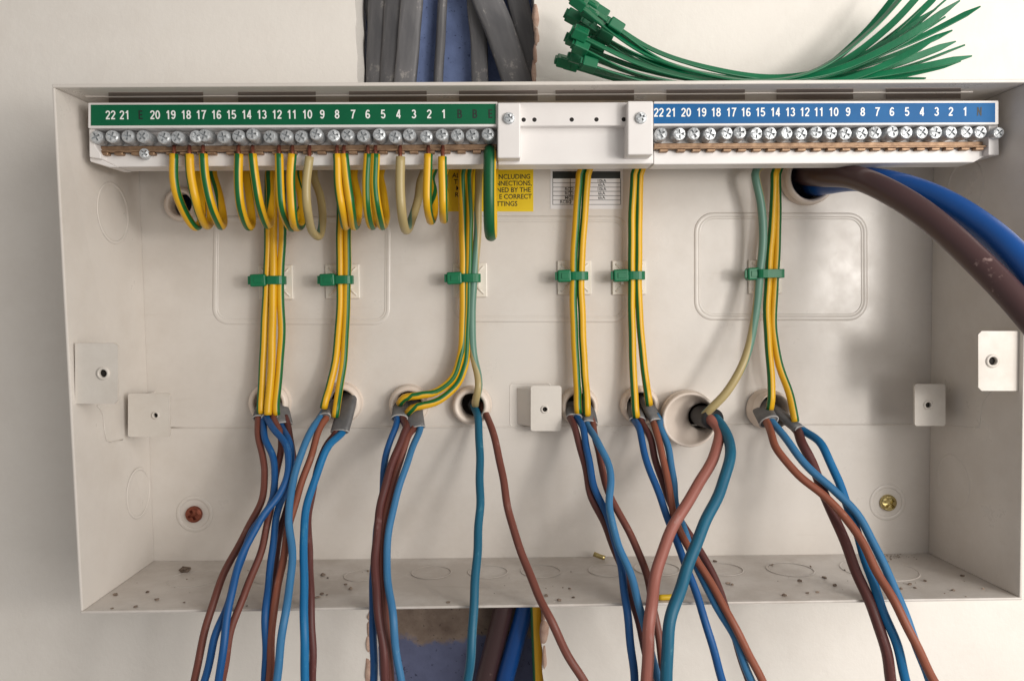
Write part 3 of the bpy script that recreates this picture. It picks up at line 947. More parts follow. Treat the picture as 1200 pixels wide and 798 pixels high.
R_E = 2.1
R_C = 1.76
def sheath(pts, rx, ry, parent, mat='sheath_grey', ref=Vector((1, 0, 0)), curl=True):
    w3 = W(pts)
    o = tube('sheath', w3, rx, mat, parent, seg=20, flat=ry / rx, ref=ref, sq=0.7 if mat == 'sheath_grey' else 1.0)
    if mat == 'sheath_grey':
        t = (Vector(w3[-1]) - Vector(w3[-2])).normalized()
        a = (ref - t * t.dot(ref)).normalized(); b2 = t.cross(a)
        tube('cut_edge', [Vector(w3[-1]) + a * (cos(2 * pi * q / 24) * (rx - .1)) + b2 * (sin(2 * pi * q / 24) * (ry - .1)) for q in range(24)], 0.42, 'sheath_cut', o, seg=6, closed=True, raw=True, ref=t)
    return o

def cable(key, label, group, brown, blue, earth, sh, cb='brown', cl='blue', rb=R_C, rl=R_C, re=R_E, ob=0.0, ol=0.0, emat='earth_sleeve', shmat='sheath_grey', y0=58.0, start=486.0):
    c = SPOT[key][0]
    t = thing('twin_and_earth_cable' if shmat == 'sheath_grey' else 'flexible_cable', label, 'cable', (c.x, DEPTH, c.z), group)
    pts, rx, ry, ref = sh
    sheath(pts, rx, ry, t, shmat, ref)
    # cores start inside the sheath end
    e = pts[-1]; e0 = pts[-2]
    side = 3.2 if brown[0][0] > blue[0][0] else -3.2
    def lead(path, sd):
        # the two cores leave the sheath side by side
        return [(lerp(e0[0], e[0], .55) + sd, lerp(e0[1], e[1], .55), lerp(e0[2], e[2], .55) - .2), (e[0] + sd * 1.15, e[1] + .5, e[2] - .4)] + [q for q in path if q[1] > e[1] + 5]
    b_ = tube('brown_core', W(lead(drop_path(brown, ob, y0, start=start), side)), rb, 'core_' + cb, t, kink=random.uniform(.15, .34))
    l_ = tube('blue_core', W(lead(drop_path(blue, ol, y0, start=start), -side)), rl, 'core_' + cl, t, kink=random.uniform(.15, .34))
    ee = tube('earth_core', earth[1:], re, emat, t, kink=0.1)
    p0, p1 = Vector(earth[0][:3]), Vector(earth[1][:3])
    tube('conductor', [p0 + Vector((0, 0, 2.0)), p1 + Vector((0, 0, 1.0)), p1 - Vector((0, 0, .6))], 0.95, 'copper_wire', ee, 8)
    return t

GRP = 'wiring cables coming out of the back panel grommets'
XR = Vector((1, 0, 0))
DG = Vector((1, 0, -0.7)).normalized(); DG2 = Vector((1, 0, 0.6)).normalized()

# grommet A: three cables
cable('A', 'leftmost hanging cable, its brown core swings out farthest left of all', GRP,
  [(303, 492), (303, 512), (308, 535), (311, 556), (306, 586), (290, 619.5), (267, 664), (248.5, 709), (235, 758), (229, 798)],
  [(306, 494), (310, 512), (319.5, 537), (322.5, 571), (314, 597), (295, 623), (280, 661), (269, 705), (252, 746.5), (239, 798)],
  earth_path([(204, 181), (203.5, 207.6), (208, 230), (218.6, 254), (229, 266)], [(236, 258), (236, 232), (232, 203)], 316,
             [(315, 205), (314, 270), (312.5, 335), (309, 400), (307, 445, 64), (305.6, 474, 60), (306, 484, 60)], 25, 140),
  ([(314, 470, 80), (310, 476, 68), (305, 490, 61)], 4.2, 2.4, XR), 'brown', 'blue', ob=2, ol=-1)
cable('A', 'cable in leftmost grommet, middle one, with paired brown and blue cores drooping left', GRP,
  [(322, 494), (329, 511), (325, 548.6), (317.6, 597), (310, 627), (299, 664), (280, 713), (267, 754), (260, 798)],
  [(313, 490), (321, 503), (334.5, 522), (338, 552), (327, 580), (306, 608), (284, 649), (271, 698), (262, 754), (256, 798)],
  earth_path([(222, 181), (224, 207.6), (230, 237.7), (240, 263)], [(247, 259), (246, 235), (241, 203)], 322,
             [(321, 205), (320.5, 270), (320, 335, 64.5), (319, 400, 64.5), (317, 445, 62), (314, 476, 58.5), (314, 486, 58)], 150, 215),
  ([(318, 472, 80), (316, 478, 68), (316, 488, 60)], 4.2, 2.4, XR), 'brown', 'blue', ob=3, ol=-5)
cable('A', 'cable in leftmost grommet, right one, with straight vertical blue core', GRP,
  [(330, 496), (343, 530), (345, 560), (337, 590), (327, 630), (321, 680), (317, 740), (314, 798)],
  [(326, 494), (336, 512), (341, 532), (340, 563.5), (329, 590), (321, 623), (316, 672), (312, 724), (310, 798)],
  earth_path([(238, 181), (240, 207.6), (248, 242), (258, 264)], [(261.5, 258), (257, 230), (250, 203)], 330,
             [(330, 205), (331, 270), (328.5, 335), (330, 384), (328, 425), (325.5, 455, 63), (323.5, 476, 60), (324, 486, 60)], 88, 28, gk=250),
  ([(323, 468, 80), (328, 476, 69), (333, 497, 62)], 4.6, 2.2, DG), 'dark_brown', 'blue', ob=5, ol=1)
# grommet B
cable('B', 'left cable of the second grommet, with pale blue and orange brown cores', GRP,
  [(381, 490), (373.7, 504), (360.6, 545), (347.5, 586), (336, 627), (330, 664), (321, 717), (315, 798)],
  [(375, 489), (366, 503), (349, 541), (340.5, 582), (339, 608), (342, 642), (340, 679), (332.6, 731.6), (324, 798)],
  earth_path([(279.5, 181), (279, 207.6), (282, 242), (290.5, 265)], [(295, 259), (292, 230), (289, 203)], 400,
             [(399, 205), (398.4, 270), (398.4, 351), (394, 416), (387, 450, 63), (381, 469, 59), (379, 478, 59)], 95, 142, gk=10),
  ([(396, 470, 80), (388, 476, 67), (379, 489, 58)], 4.8, 2.4, DG2), 'orange_brown', 'light_blue', ob=-1, ol=-6, rb=1.8, rl=1.85)
cable('B', 'right cable of the second grommet, with wide cut grey sheath and bright blue core', GRP,
  [(390, 500), (381, 525), (370, 560), (362, 595), (361, 623), (364, 660.6), (364, 709), (366, 761), (367, 798)],
  [(394, 504), (385, 522), (373.7, 548.6), (360.6, 589.6), (356, 627), (356, 679), (357, 739), (357, 798)],
  earth_path([(296, 181), (299, 207.6), (303.5, 237.7), (312.5, 263)], [(317, 256), (316.5, 230), (315.6, 203)], 407,
             [(407, 205), (407, 270), (406.6, 351), (403, 416), (398, 455, 62), (394.5, 478, 57), (393, 488, 57)], 100, 45, gk=265),
  ([(409, 462, 80), (407, 474, 66), (398, 506, 56)], 5.4, 2.4, DG2), 'dark_brown', 'bright_blue', ob=4, ol=-3, rl=1.95)
# grommet C
cable('C', 'left cable of the third grommet, hanging straight with dark brown core', GRP,
  [(476, 500), (472, 510), (456, 556), (445, 597), (440, 649), (443, 709), (448.6, 761.5), (452, 798)],
  [(468, 488), (463.5, 500), (452, 533.6), (449, 575), (441, 623), (437, 709), (438, 798)],
  earth_path([(327, 181), (327.6, 215), (331, 245), (340.5, 266)], [(348, 261), (355, 232), (350, 203)], 542,
             [(542, 205), (542, 270, 66, 30), (543, 335, 66, 30), (542, 394, 66, 40), (539, 418, 65), (531, 442.6, 64), (511, 459, 62), (490, 463.5, 60), (474, 466, 60), (468, 473, 63)], 80, 75, gk=260),
  ([(472, 472, 80), (470, 478, 68), (468, 490, 60)], 4.4, 2.4, XR), 'dark_brown', 'blue', ob=-3, ol=2, rb=2.05)
cable('C', 'right cable of the third grommet, with pale blue core curving beside red brown', GRP,
  [(480, 503), (478, 513), (463.5, 556), (452, 601), (447, 649), (449, 709), (454, 754), (458, 798)],
  [(489, 492), (487, 506), (476.6, 545), (461.6, 590), (455, 631), (454, 668), (460, 724), (465, 769), (471, 798)],
  earth_path([(342.6, 181), (341, 215), (343.4, 254), (346.5, 266)], [(354, 261), (353, 230), (349, 203)], 550,
             [(550, 205), (550.5, 270, 66, 60), (549, 335, 66, 70), (547, 410, 66, 80), (543, 434, 65), (534, 452, 64), (514.7, 468.7, 61), (497, 475, 59), (484, 478, 58), (478, 484, 62)], 12, 95),
  ([(483, 470, 80), (485, 480, 67), (488, 502, 59)], 4.8, 2.2, Vector((1, 0, 0.25)).normalized()), 'brown', 'light_blue', ob=-1, ol=-5, rb=1.9)
# grommet D: one round flexible cable
cable('D', 'single cable with teal blue core hanging straight and brown core veering right, middle', GRP,
  [(566, 472), (569, 480), (576, 500), (587, 548.6), (596, 597), (609, 642), (628, 690.5), (646.6, 728), (666, 769), (684, 798)],
  [(558, 475), (559.5, 488), (560.6, 503), (562.5, 548.6), (563, 586), (560, 623), (557, 687), (552.4, 754), (547.6, 798)],
  earth_path([(362.6, 184), (359, 215), (360, 245), (366, 270)], [(374, 276.5), (378, 258), (375, 230), (368, 204)], 561,
             [(561, 205, 66, 250), (559.6, 270, 66, 180), (555, 335, 66, 95), (553, 384, 66, 80), (555, 416.6, 66, 20), (560, 440, 64, -30), (561, 455, 62, -40), (557.5, 470, 66, -60), (557, 476, 76, -60)], 270, 80, gk=95),
  ([(558, 474, 88), (559, 474, 80), (560, 475, 76)], 5.2, 4.8, XR), 'brown', 'teal_blue', rb=1.95, rl=2.1, re=2.1, emat='faded_sleeve', shmat='sheath_black', ob=-1, ol=0, y0=70, start=474)
# grommet F
cable('F', 'left cable of grommet right of middle bracket, with darkest brown core', GRP,
  [(671, 489), (674, 502), (683, 537), (692, 578), (711, 618), (724, 655), (737, 690), (752, 740), (764, 798)],
  [(680, 490), (683, 502), (688.6, 533.6), (696, 567), (713, 608), (724, 649.5), (731.5, 687), (737, 731.6), (742.7, 798)],
  earth_path([(395, 181), (396.4, 215), (401, 245), (404.7, 265)], [(408, 255), (407, 230), (402, 203)], 680,
             [(679, 205), (676, 250), (672.5, 300), (672, 340), (672.5, 368), (675, 433, 65), (677, 460, 62), (677, 474, 60), (678, 484, 60)], 145, 52, gk=300),
  ([(672, 474, 80), (672, 480, 69), (673, 489, 62)], 4.2, 2.3, XR), 'dark_brown', 'blue', ob=3, ol=0, rb=1.85, rl=1.85)
cable('F', 'right cable of grommet right of middle bracket, with pale blue core on top', GRP,
  [(691, 497), (697, 512), (702, 530), (709, 567), (726, 601), (744.6, 638), (757.7, 675.6), (767, 717), (774.5, 758), (778, 798)],
  [(682, 489), (688, 501), (700, 517), (711, 540), (715, 563), (715, 597), (724, 634.5), (739, 675.6), (752, 720), (765, 769), (771, 798)],
  earth_path([(403, 181), (407, 215), (411.4, 245), (414.8, 265)], [(419, 258), (420, 235), (415, 203)], 689,
             [(688, 205), (684.5, 260), (681, 312), (680.5, 340), (682, 368), (684.7, 433, 65), (687, 460, 62), (687.5, 478, 60), (688, 486, 61)], 30, 158),
  ([(688, 472, 80), (689, 480, 68), (692, 496, 61)], 4.4, 2.3, DG), 'brown', 'light_blue', ob=2, ol=-6, rb=1.85, rl=1.85)
# grommet G
cable('G', 'left cable of grommet beside the wide cup, with deep blue core', GRP,
  [(757, 492), (762, 512), (769, 541), (782, 582), (800, 614), (824, 650), (842, 690), (856, 730), (868, 766), (878, 798)],
  [(747, 489), (749.5, 503), (756, 533.6), (770.8, 575), (784, 612), (800.6, 653), (815.6, 694), (830.5, 743), (847, 798)],
  earth_path([(431, 181), (429.5, 215), (430.5, 245), (436, 265)], [(439, 255), (438, 230), (433, 203)], 743,
             [(743, 205), (740.5, 260), (740, 320), (740.5, 368), (741.7, 433, 65), (744, 465, 62), (745, 481, 60), (746, 488, 61)], 65, 140),
  ([(744, 474, 80), (745, 481, 69), (747, 492, 62)], 4.4, 2.3, XR), 'dark_brown', 'blue', ob=3, ol=-1, rb=1.85, rl=1.85)
cable('G', 'right cable of grommet beside the wide cup, with brown and pale blue cores', GRP,
  [(763, 487), (769, 504), (777, 537), (784, 575), (795, 618), (817, 657), (843.6, 702), (864, 739), (883, 776), (893, 798)],
  [(767, 487), (773, 500), (784, 528), (789.4, 560), (792, 590), (802, 625), (820, 670), (842, 713), (860, 746.6), (875, 784), (881, 798)],
  earth_path([(440, 181), (439, 215), (443, 245), (447.7, 265)], [(452, 254), (449, 225), (446, 203)], 750,
             [(750, 205), (748.5, 260), (748, 320), (749.5, 368), (753, 416, 65), (757, 446, 63), (759.5, 464, 60), (761, 474, 61)], 72, 135, gk=170),
  ([(757, 468, 80), (760, 476, 68), (770, 494, 60)], 4.6, 2.3, DG), 'orange_brown', 'light_blue', ob=-2, ol=1, rb=1.85, rl=1.85)
# grommet H: thick round cable in the cup
cable('H', 'thickest hanging cable, pink brown and teal cores curving out of the wide cup', GRP,
  [(836, 492), (842, 506), (838, 533.6), (819, 567), (797, 601), (780, 638), (767, 683), (761, 724), (759.6, 761.5), (759, 798)],
  [(836, 485), (846, 491), (854, 512), (854.5, 537), (843.6, 575), (827, 612), (812, 646), (799, 683), (787.6, 720), (782.7, 758), (781, 798)],
  earth_path([(469, 184), (469, 221), (471, 249), (476, 270)], [(483, 256), (490, 233), (495, 208)], 886,
             [(885, 205, 60, 130), (892, 240, 60, 120), (894.5, 275, 60, 100), (890.5, 319, 60, 90), (885.6, 368, 56, 60), (878, 405, 51, 0), (868, 432, 48, -40), (850, 461, 48, -70), (832, 480, 50, -90), (825, 487, 54, -90)], 270, 100, gk=95),
  ([(826, 486, 84), (822, 487, 68), (828, 489, 58), (836, 491, 50)], 6.0, 5.6, XR), 'pink_brown', 'teal_blue', rb=2.75, rl=2.75, re=2.25, emat='faded_sleeve', shmat='sheath_black', ob=-9, ol=-14, y0=54, start=490)
# grommet I
cable('I', 'rightmost hanging cable whose orange brown core crosses in front, farthest right', GRP,
  [(901, 494), (904, 508), (912, 528), (936, 556), (963.6, 580), (991, 607), (1013, 639), (1031, 675), (1051, 711), (1071, 751), (1096, 798)],
  [(909, 484), (914, 497), (923, 517), (948, 548), (979.5, 576), (1007, 607), (1031, 651), (1051, 695), (1067, 739), (1090, 798)],
  earth_path([(502, 181), (500.6, 214.5), (501.5, 242), (505, 259)], [(508.5, 249), (508, 225), (506, 205)], 907,
             [(907, 205, 63), (906, 250, 63), (902, 300, 63), (899.5, 340, 63), (898.6, 368, 62), (900.5, 400, 60), (903, 435, 58), (904, 460, 56), (903.6, 470, 56), (902, 480, 58)], 18, 150, gk=330),
  ([(892, 476, 80), (893, 479, 66), (901, 494, 52)], 5.2, 2.8, DG2), 'orange_brown', 'light_blue', rb=2.0, rl=2.0, ob=-8, ol=-5, y0=54)
cable('I', 'cable of the rightmost grommet with dark brown core behind and blue core right', GRP,
  [(934, 508), (940, 520), (954, 546), (965.6, 580), (983.5, 619), (1003, 667), (1023, 715), (1037, 759), (1045, 798)],
  [(938, 502), (948, 508), (962, 521), (979.5, 556), (995, 596), (1011, 648), (1031, 703), (1049, 751), (1061, 798)],
  earth_path([(518.8, 184), (519, 221), (519.5, 245), (520, 257.5)], [(521, 250), (521, 228), (520, 205)], 911,
             [(911, 205, 65), (911, 260, 65), (909, 320, 65), (906, 368, 64), (907, 395, 62), (913, 426, 60), (924.7, 459, 57), (930, 482, 54), (932, 494, 53)], 20, 48),
  ([(902, 478, 80), (911, 482, 66), (938, 504, 54)], 5.6, 2.6, DG), 'dark_brown', 'bright_blue', rb=2.5, rl=2.1, ob=2, ol=0, y0=52)

# thick main earth into the last terminal
me_pts = [(574, 176.5, 21, 128), (574, 184, 15, 128), (573.7, 210, 14.5, 128), (573.7, 240, 16, 128), (574.2, 266, 21, 128), (575.5, 276, 31, 128), (576, 266, 42, 128), (576, 235, 50, 128), (577, 205, 55, 128), (578, 178, 58, 128), (580, 160, 60, 128)]
mec = tube('main_earth_cable', W(me_pts), 3.0, 'main_earth', None, 16)
tag(mec, 'thick green and yellow main earth loop in the last terminal of green strip', 'cable')
# earth seen in the lower opening
e2 = tube('main_earth_cable', W([(627, 690, 88, 158), (628, 720, 87, 158), (629.5, 760, 86, 158), (631, 800, 85, 158), (632, 860, 85, 158)]), 3.1, 'earth_sleeve', None, 14)
tag(e2, 'yellow and green earth cable in the opening under the box', 'cable')

# meter tails
tb = tube('meter_tail', W([(938, 204, 90), (944, 205, 72), (962, 206, 52), (1000, 208, 28), (1040, 224, 8), (1087, 254, -9), (1142, 303, -28), (1197, 360, -44), (1240, 418, -55), (1290, 520, -64)]), 5.75, 'tail_brown', None, 20)
tag(tb, 'thick dark brown cable sweeping out of the big grommet to the right edge', 'cable', 'thick supply cables')
tb2 = tube('meter_tail', W([(952, 216, 92), (956, 217, 76), (972, 214, 60), (1005, 210, 40), (1050, 217, 22), (1100, 235, 4), (1149, 265, -14), (1190, 301, -30), (1235, 355, -46), (1290, 440, -58)]), 6.2, 'tail_blue', None, 20)
tag(tb2, 'thick blue cable behind the brown one, sweeping to the right edge', 'cable', 'thick supply cables')
t3 = tube('meter_tail', W([(594, 690, 102), (588, 720, 100), (578, 760, 99), (568, 800, 98), (552, 870, 98)]), 6.0, 'tail_brown', None, 18)
tag(t3, 'dark brown cable slanting in the opening under the box', 'cable', 'thick supply cables')
t4 = tube('meter_tail', W([(620, 690, 100), (613, 720, 99), (602, 760, 97), (591, 800, 96), (574, 870, 96)]), 5.2, 'tail_blue', None, 18)
tag(t4, 'blue cable slanting in the opening under the box', 'cable', 'thick supply cables')

# old grey cables in the upper opening
GC = [
 ([(446, -60), (444, 0), (442, 60), (441, 110), (441, 150)], 98, 5.9, 3.2, 'old_sheath_dark', 'dark grey flat cable at the left of the upper opening'),
 ([(464, -60), (463, 0), (460, 60), (457, 110), (456, 150)], 96, 6.2, 3.2, 'old_sheath_dark', 'dark grey flat cable second from left in the upper opening'),
 ([(488, -60), (483, 0), (478, 60), (474, 110), (472, 150)], 93, 6.3, 3.4, 'old_sheath', 'scuffed grey flat cable left of the wide blue gap in upper opening'),
 ([(522, -60), (518.5, 0), (515.5, 60), (513, 110), (512, 150)], 104, 2.9, 2.7, 'old_sheath', 'thin round grey cable standing alone against blue paint in upper opening'),
 ([(556, -60), (557, 0), (561, 50), (563, 110), (565, 150)], 102, 5.0, 3.0, 'old_sheath', 'upright grey cable partly behind the slanted one in upper opening'),
 ([(548, -60), (571, 0), (587, 40), (605, 93), (622, 150)], 93, 8.4, 4.0, 'old_sheath', 'wide grey flat cable slanting down right across the upper opening'),
 ([(590, -60), (606, 0), (616, 40), (626, 90), (632, 150)], 99, 6.2, 3.4, 'old_sheath', 'grey cable slanting against the right edge of the upper opening'),
 ([(426, -60), (431, 0), (436, 40), (441, 100), (446, 150)], 104, 2.2, 2.2, 'old_sheath_dark', 'thin black cable in the left corner of the upper opening'),
]
for pts, Y, rx, ry, mat, lab in GC:
    o = tube('grey_cable', W([(x, y, Y) for x, y in pts]), rx, mat, None, 24, flat=ry / rx, sq=0.5 if rx > 4 else 1.0, kink=0.08)
    tag(o, lab, 'cable', 'old grey cables in the upper opening')

# ------------------------------------------------------------------ tie mounts and fitted ties
def mount(px, py, lab):
    c = P(px, py, DEPTH)
    h = 9.4
    t = thing('tie_mount', lab, 'tie mount', (c.x, DEPTH, c.z), 'adhesive tie mounts on the back panel')
    sq = lambda q: [(c.x - q, c.z - q), (c.x + q, c.z - q), (c.x + q, c.z + q), (c.x - q, c.z + q)]
    prism('base', sq(h), DEPTH - 1.6, DEPTH - .03, 'clear_nylon', t, 0.4)
    for s1, s2 in ((1, 1), (1, -1), (-1, 1), (-1, -1)):
        a = Vector((c.x + s1 * 3.6, DEPTH - 1.75, c.z + s2 * 3.6)); b2 = Vector((c.x + s1 * 7.6, DEPTH - 1.65, c.z + s2 * 7.6))
        tube('rib', [a, b2], 0.55, 'clear_nylon', t, 8, ref=Vector((0, 1, 0)))
    for s1 in (-1, 1):
        hexa('bridge_wall', [Vector((c.x + s1 * 4.2 - .7, DEPTH - 4.6, c.z + 3.8)), Vector((c.x + s1 * 4.2 + .7, DEPTH - 4.6, c.z + 3.8)), Vector((c.x + s1 * 4.2 + .7, DEPTH - 4.6, c.z - 3.8)), Vector((c.x + s1 * 4.2 - .7, DEPTH - 4.6, c.z - 3.8))],
             [Vector((c.x + s1 * 4.2 - .7, DEPTH - 1.62, c.z + 3.8)), Vector((c.x + s1 * 4.2 + .7, DEPTH - 1.62, c.z + 3.8)), Vector((c.x + s1 * 4.2 + .7, DEPTH - 1.62, c.z - 3.8)), Vector((c.x + s1 * 4.2 - .7, DEPTH - 1.62, c.z - 3.8))], 'clear_nylon', t)
TIES = [ # mount px,py ; tie strap x0,x1 at y ; head x0..x1
 (324, 331, 313, 332, 328.5, 295, 'leftmost wire bundle'),
 (402, 330, 393, 411.5, 328, 376, 'second wire bundle from left'),
 (551, 328.5, 541, 561, 326, 524, 'bundle under the yellow sticker'),
 (673, 325.5, 668, 687, 323.5, 653, 'bundle under the white table sticker'),
 (737, 325.5, 735, 753.5, 323, 718, 'bundle right of the white table sticker'),
 (896, 324.5, 887, 914, 321, 874, 'bundle left of the thick cables')]
def ribbon(name, pts, w, th, mat, parent, nrm, raw=False, step=2.0):
    """flat strap: width across, thickness along the given normals (one per control point)"""
    S = [list(p) for p in pts] if raw else spline([list(p) + list(nn) for p, nn in zip(pts, nrm)], step)
    verts, faces = [], []
    n = len(S)
    V = [Vector(s[:3]) for s in S]
    for i in range(n):
        t = (V[min(i + 1, n - 1)] - V[max(i - 1, 0)]).normalized()
        nn = Vector(S[i][3:6]); nn = (nn - t * nn.dot(t)).normalized()
        s = t.cross(nn)
        ww = w * min(1.0, max(0.16, (n - 1 - i) / 4.0 + .2)) if name == 'strap' else w
        for (u, v) in ((-1, -1), (1, -1), (1, 1), (-1, 1)):
            verts.append(V[i] + s * (u * ww / 2) + nn * (v * th / 2))
    for i in range(n - 1):
        for k in range(4):
            k2 = (k + 1) % 4
            faces.append((i * 4 + k, i * 4 + k2, (i + 1) * 4 + k2, (i + 1) * 4 + k))
    faces += [(3, 2, 1, 0), tuple((n - 1) * 4 + k for k in range(4))]
    o = fix_normals(mesh_obj(name, verts, faces, mat, parent))
    bevel(o, 0.2, 1)
    return o

def obox(name, c, ax, ay, az, mat, parent, bev=0.3):
    f = [c - ax - ay + az, c + ax - ay + az, c + ax - ay - az, c - ax - ay - az]
    b2 = [v + ay * 2 for v in f]
    return hexa(name, f, b2, mat, parent, bev)

for (mx, my, x0, x1, y, hx, where) in TIES:
    mount(mx, my, 'square clear plastic tie mount behind the ' + where)
    Yw = 66 if hx < 860 else 62
    t = thing('cable_tie', 'short green cable tie cinched round the ' + where, 'cable tie', P((x0 + x1) / 2, y, Yw), 'green ties round the wire bundles')
    a, b2 = P(x0 + 1, y, Yw), P(x1 - 1, y, Yw)
    z = (a.z + b2.z) / 2
    cxm, hw = (a.x + b2.x) / 2, (b2.x - a.x) / 2 + .4
    fr, bk = Yw - 3.0, DEPTH - 3.0
    if hx > 860: fr = Yw - 6.0
    loop = [(cxm - hw - .6, fr + 1.2), (cxm - hw + 1.4, fr), (cxm, fr - .25), (cxm + hw - 1.4, fr), (cxm + hw + .4, fr + 1.6), (cxm + hw + .6, (fr + bk) / 2), (cxm + hw - .2, bk - 1), (cxm + hw - 2, bk), (cxm - hw + 2, bk), (cxm - hw, bk - 1), (cxm - hw - .7, (fr + bk) / 2), (cxm - hw - .6, fr + 1.2)]
    pts, nn = [], []
    for (xx, yy) in loop:
        pts.append((xx, yy, z)); d = Vector((xx - cxm, (yy - (fr + bk) / 2), 0)); nn.append(tuple(d.normalized()))
    ribbon('band', pts, 4.6, 1.1, 'green_nylon', t, nn)
    hxm = P(hx, y, Yw).x; hw2 = (a.x - hxm) / 2 - .1
    hc = Vector((hxm + hw2, Yw - 1.0, z))
    hd = obox('head', hc, Vector((hw2, 0, .12)), Vector((0, 3.0, 0)), Vector((-.1, 0, 3.3)), 'green_nylon', t, 0.8)
    obox('cut_end', hc + Vector((-hw2 - .5, -1.2, 0)), Vector((.8, 0, 0)), Vector((0, .6, 0)), Vector((0, 0, 2.2)), 'green_nylon', hd, 0.2)
    obox('pawl', hc + Vector((hw2 * .1, -3.1, 0)), Vector((hw2 * .55, 0, 0)), Vector((0, .25, 0)), Vector((0, 0, 1.5)), 'green_nylon', hd, 0.15)

# ------------------------------------------------------------------ loose ties on top of the box
HEADS = [(677, 5), (690, 9), (703, 18), (720, 34), (671, 23), (688, 32), (679, 42), (708, 45), (698, 62), (680, 58), (675, 71), (660, 75), (690, 19), (714, 33), (668, 78), (690, 78), (700, 52), (684, 66), (672, 50), (695, 40)]
TIPS = [(1075, -24), (1092, -22), (1108, -14), (1125, 1), (1108, 20), (1149, 8), (1100, 43), (1120, 49), (1131, 53), (1139, 66), (1085, 92), (1062, -20), (1118, -8), (1098, 10), (1112, 74), (1126, 72), (1080, 10), (1104, 56), (1090, 30), (1116, 36)]
rt = random.Random(5)
order = list(range(len(HEADS)))
TG = 'loose green ties heaped on top of the box'
TLAB = 'loose green cable tie in the thick of the heap on top of the box'
TSPEC = {5: 'loose green cable tie whose tip reaches farthest right above the box', 11: 'loose green cable tie with the lowest leftmost head in the heap',
         3: 'loose green cable tie whose head sits apart, right of the other heads', 0: 'loose green cable tie with the topmost head in the heap'}
for i in order:
    hx, hy = HEADS[i]; tx, ty = TIPS[i]
    Yc = 22 + (i * 7 % 20) * 1.9
    lowx = 880 + rt.uniform(-30, 40)
    # higher heads sit on higher straps
    low = 92 + (hy / 80.0) * 14 + rt.uniform(-3, 4)
    zmin = on_ceil(lowx, Yc).z + 3.2
    def cl(v):
        v = Vector(v)
        zz = on_ceil(880, v.y).z + 2.9
        if v.z < zz: v.z = zz + rt.uniform(0, .8)
        return v
    k1 = lerp(hx, lowx, .33); k2 = lerp(hx, lowx, .68)
    k3 = lerp(lowx, tx, .36); k4 = lerp(lowx, tx, .70)
    pts = [P(hx, hy, Yc - 6), P(k1, lerp(hy, low, .60), Yc - 3), P(k2, lerp(hy, low, .90), Yc), P(lowx, low, Yc + 2), P(k3, lerp(low, ty, .12), Yc + 3), P(k4, lerp(low, ty, .50), Yc + 3), P(tx, ty, Yc + rt.uniform(-4, 8))]
    pts = [cl(v) for v in pts]
    tw0, tw1 = rt.uniform(-.2, .7), (rt.uniform(1.0, 1.75) if i % 4 else rt.uniform(-.2, .4))
    nn = []
    for j in range(len(pts)):
        a = lerp(tw0, tw1, j / (len(pts) - 1))
        nn.append((-.15, -sin(a), cos(a)))
    # strap gently rolls from lying flat to facing outward at the tail
    t = thing('cable_tie', TSPEC.get(i, TLAB), 'cable tie', pts[0], TG)
    ribbon('strap', pts, 3.4, 0.9, 'green_nylon', t, nn, step=3.0)
    d = (pts[1] - pts[0]).normalized()
    n0 = Vector(nn[0]); n0 = (n0 - d * n0.dot(d)).normalized(); s0 = d.cross(n0)
    hd = obox('head', pts[0] + n0 * 1.1, d * 3.7, n0 * -2.5, s0 * 3.2, 'green_nylon', t, 0.6)
    obox('pawl', pts[0] + n0 * 3.6, d * 2.0, n0 * -.3, s0 * 1.7, 'green_nylon', hd, 0.15)
    obox('latch', pts[0] + n0 * 1.1 - d * 4.2, d * .6, n0 * -1.6, s0 * 2.1, 'green_nylon', hd, 0.15)

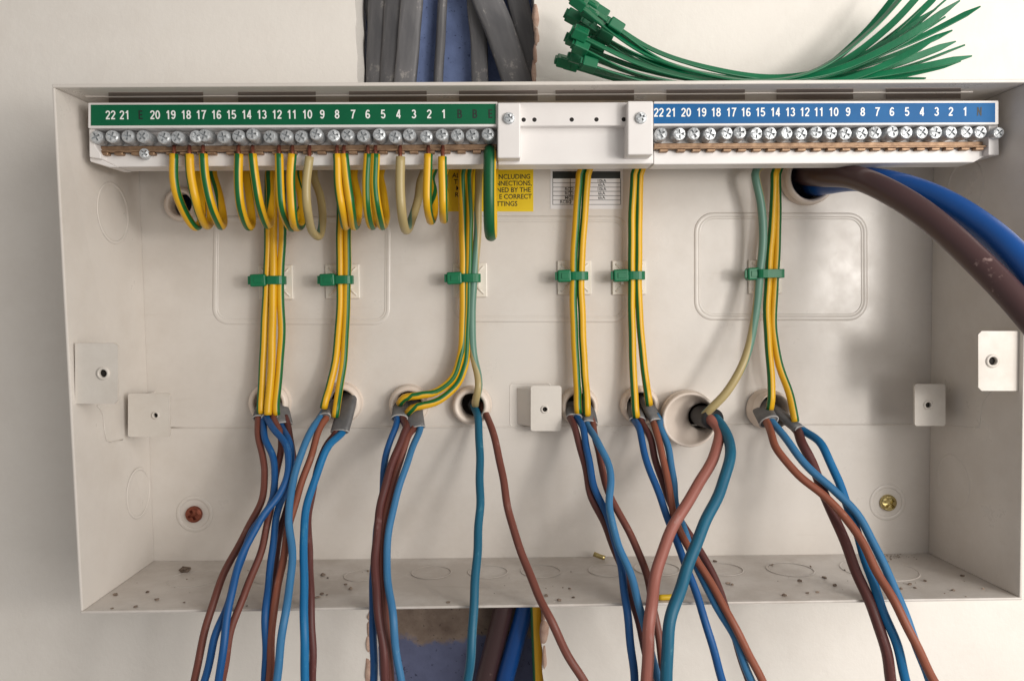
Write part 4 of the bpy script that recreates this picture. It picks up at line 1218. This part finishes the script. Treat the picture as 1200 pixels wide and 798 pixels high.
# ------------------------------------------------------------------ debris on the floor of the box
def floor_at(px, py):
    # find the depth at which this spot lies on the floor
    lo, hi = 0.5, DEPTH - .5
    for _ in range(30):
        Y = (lo + hi) / 2
        v = P(px, py, Y)
        a, b2 = on_floor(0, Y), on_floor(1, Y)
        zf = lerp(a.z, b2.z, (v.x - a.x) / (b2.x - a.x))
        if v.z > zf: lo = Y
        else: hi = Y
    return P(px, py, lo)
def floor_at_checked(px, py):
    a, b2 = floor_at(px, py), None
    return a
bm = bmesh.new()
rd = random.Random(11)
spots = [(135, 697), (173, 694), (184, 703), (159, 711), (131, 713), (216, 706), (289, 710), (322, 669), (378, 674), (384, 677), (377, 696), (383, 697), (372, 700), (405, 685), (411, 690), (431, 669), (434, 672), (525, 706), (838, 658), (853, 684), (858, 685), (919, 698), (946, 695), (937, 681), (966, 677), (978, 686), (958, 694), (1056, 690), (1072, 689), (1084, 681), (1117, 692), (1128, 675), (1066, 685), (1050, 700), (240, 655), (668, 690), (672, 700), (655, 704), (640, 698), (1152, 690), (905, 662), (950, 664), (990, 668)]
for k in range(32):
    px = rd.uniform(130, 1150); spots.append((px, rd.uniform(668, 700)))
for k in range(34):
    spots.append((1045 + rd.gauss(0, 12), 651 + rd.gauss(0, 2) + rd.uniform(0, 2)))
for i, (px, py) in enumerate(spots):
    c = floor_at(px, py)
    if c.y < 2 or c.y > 74: continue
    s = rd.uniform(.5, 1.25) if i < 43 else rd.uniform(.18, .42)
    r = bmesh.ops.create_icosphere(bm, subdivisions=1, radius=1)
    sx, sy, sz = s * rd.uniform(.8, 1.6), s * rd.uniform(.7, 1.2), s * rd.uniform(.35, .7)
    an = rd.uniform(0, pi)
    for v in r['verts']:
        k = 1 + rd.uniform(-.3, .3)
        x, y, z = v.co.x * sx * k, v.co.y * sy * k, v.co.z * sz * k
        v.co = (Vector((x * cos(an) - y * sin(an), x * sin(an) + y * cos(an), z + sz * .6)) + c) * MM
me = bpy.data.meshes.new('plaster_crumbs'); bm.to_mesh(me); bm.free()
me.materials.append(MATS['crumb'])
o = bpy.data.objects.new('plaster_crumbs', me); COL.objects.link(o)
o['kind'] = 'stuff'; tag(o, 'dark and pale crumbs of debris scattered on the box floor', 'debris')
c = floor_at(217, 670)
tag(lump('debris_lump', c + Vector((0, 0, 1.2)), 3.0, 2.0, 1.7, 'crumb', None, 3), 'dark brown lump of debris at the left of the box floor', 'debris')
c = floor_at(702, 656)
bo = tube('brass_offcut', [c + Vector((-3.0, 0, 3.6)), c + Vector((0, -.5, 2.4)), c + Vector((3.2, -1.2, 1.5))], 1.3, 'brass_screw', None, 10)
tag(bo, 'small brass coloured offcut on the box floor by the back edge', 'offcut')
c = floor_at(780, 703)
yo = tube('sleeve_offcut', [c + Vector((-3.4, 0, 1.4)), c + Vector((0, 0, 1.4)), c + Vector((3.4, .3, 1.4))], 1.4, 'offcut_yellow', None, 10)
tag(yo, 'short yellow sleeve offcut on the box floor near the front edge', 'offcut')
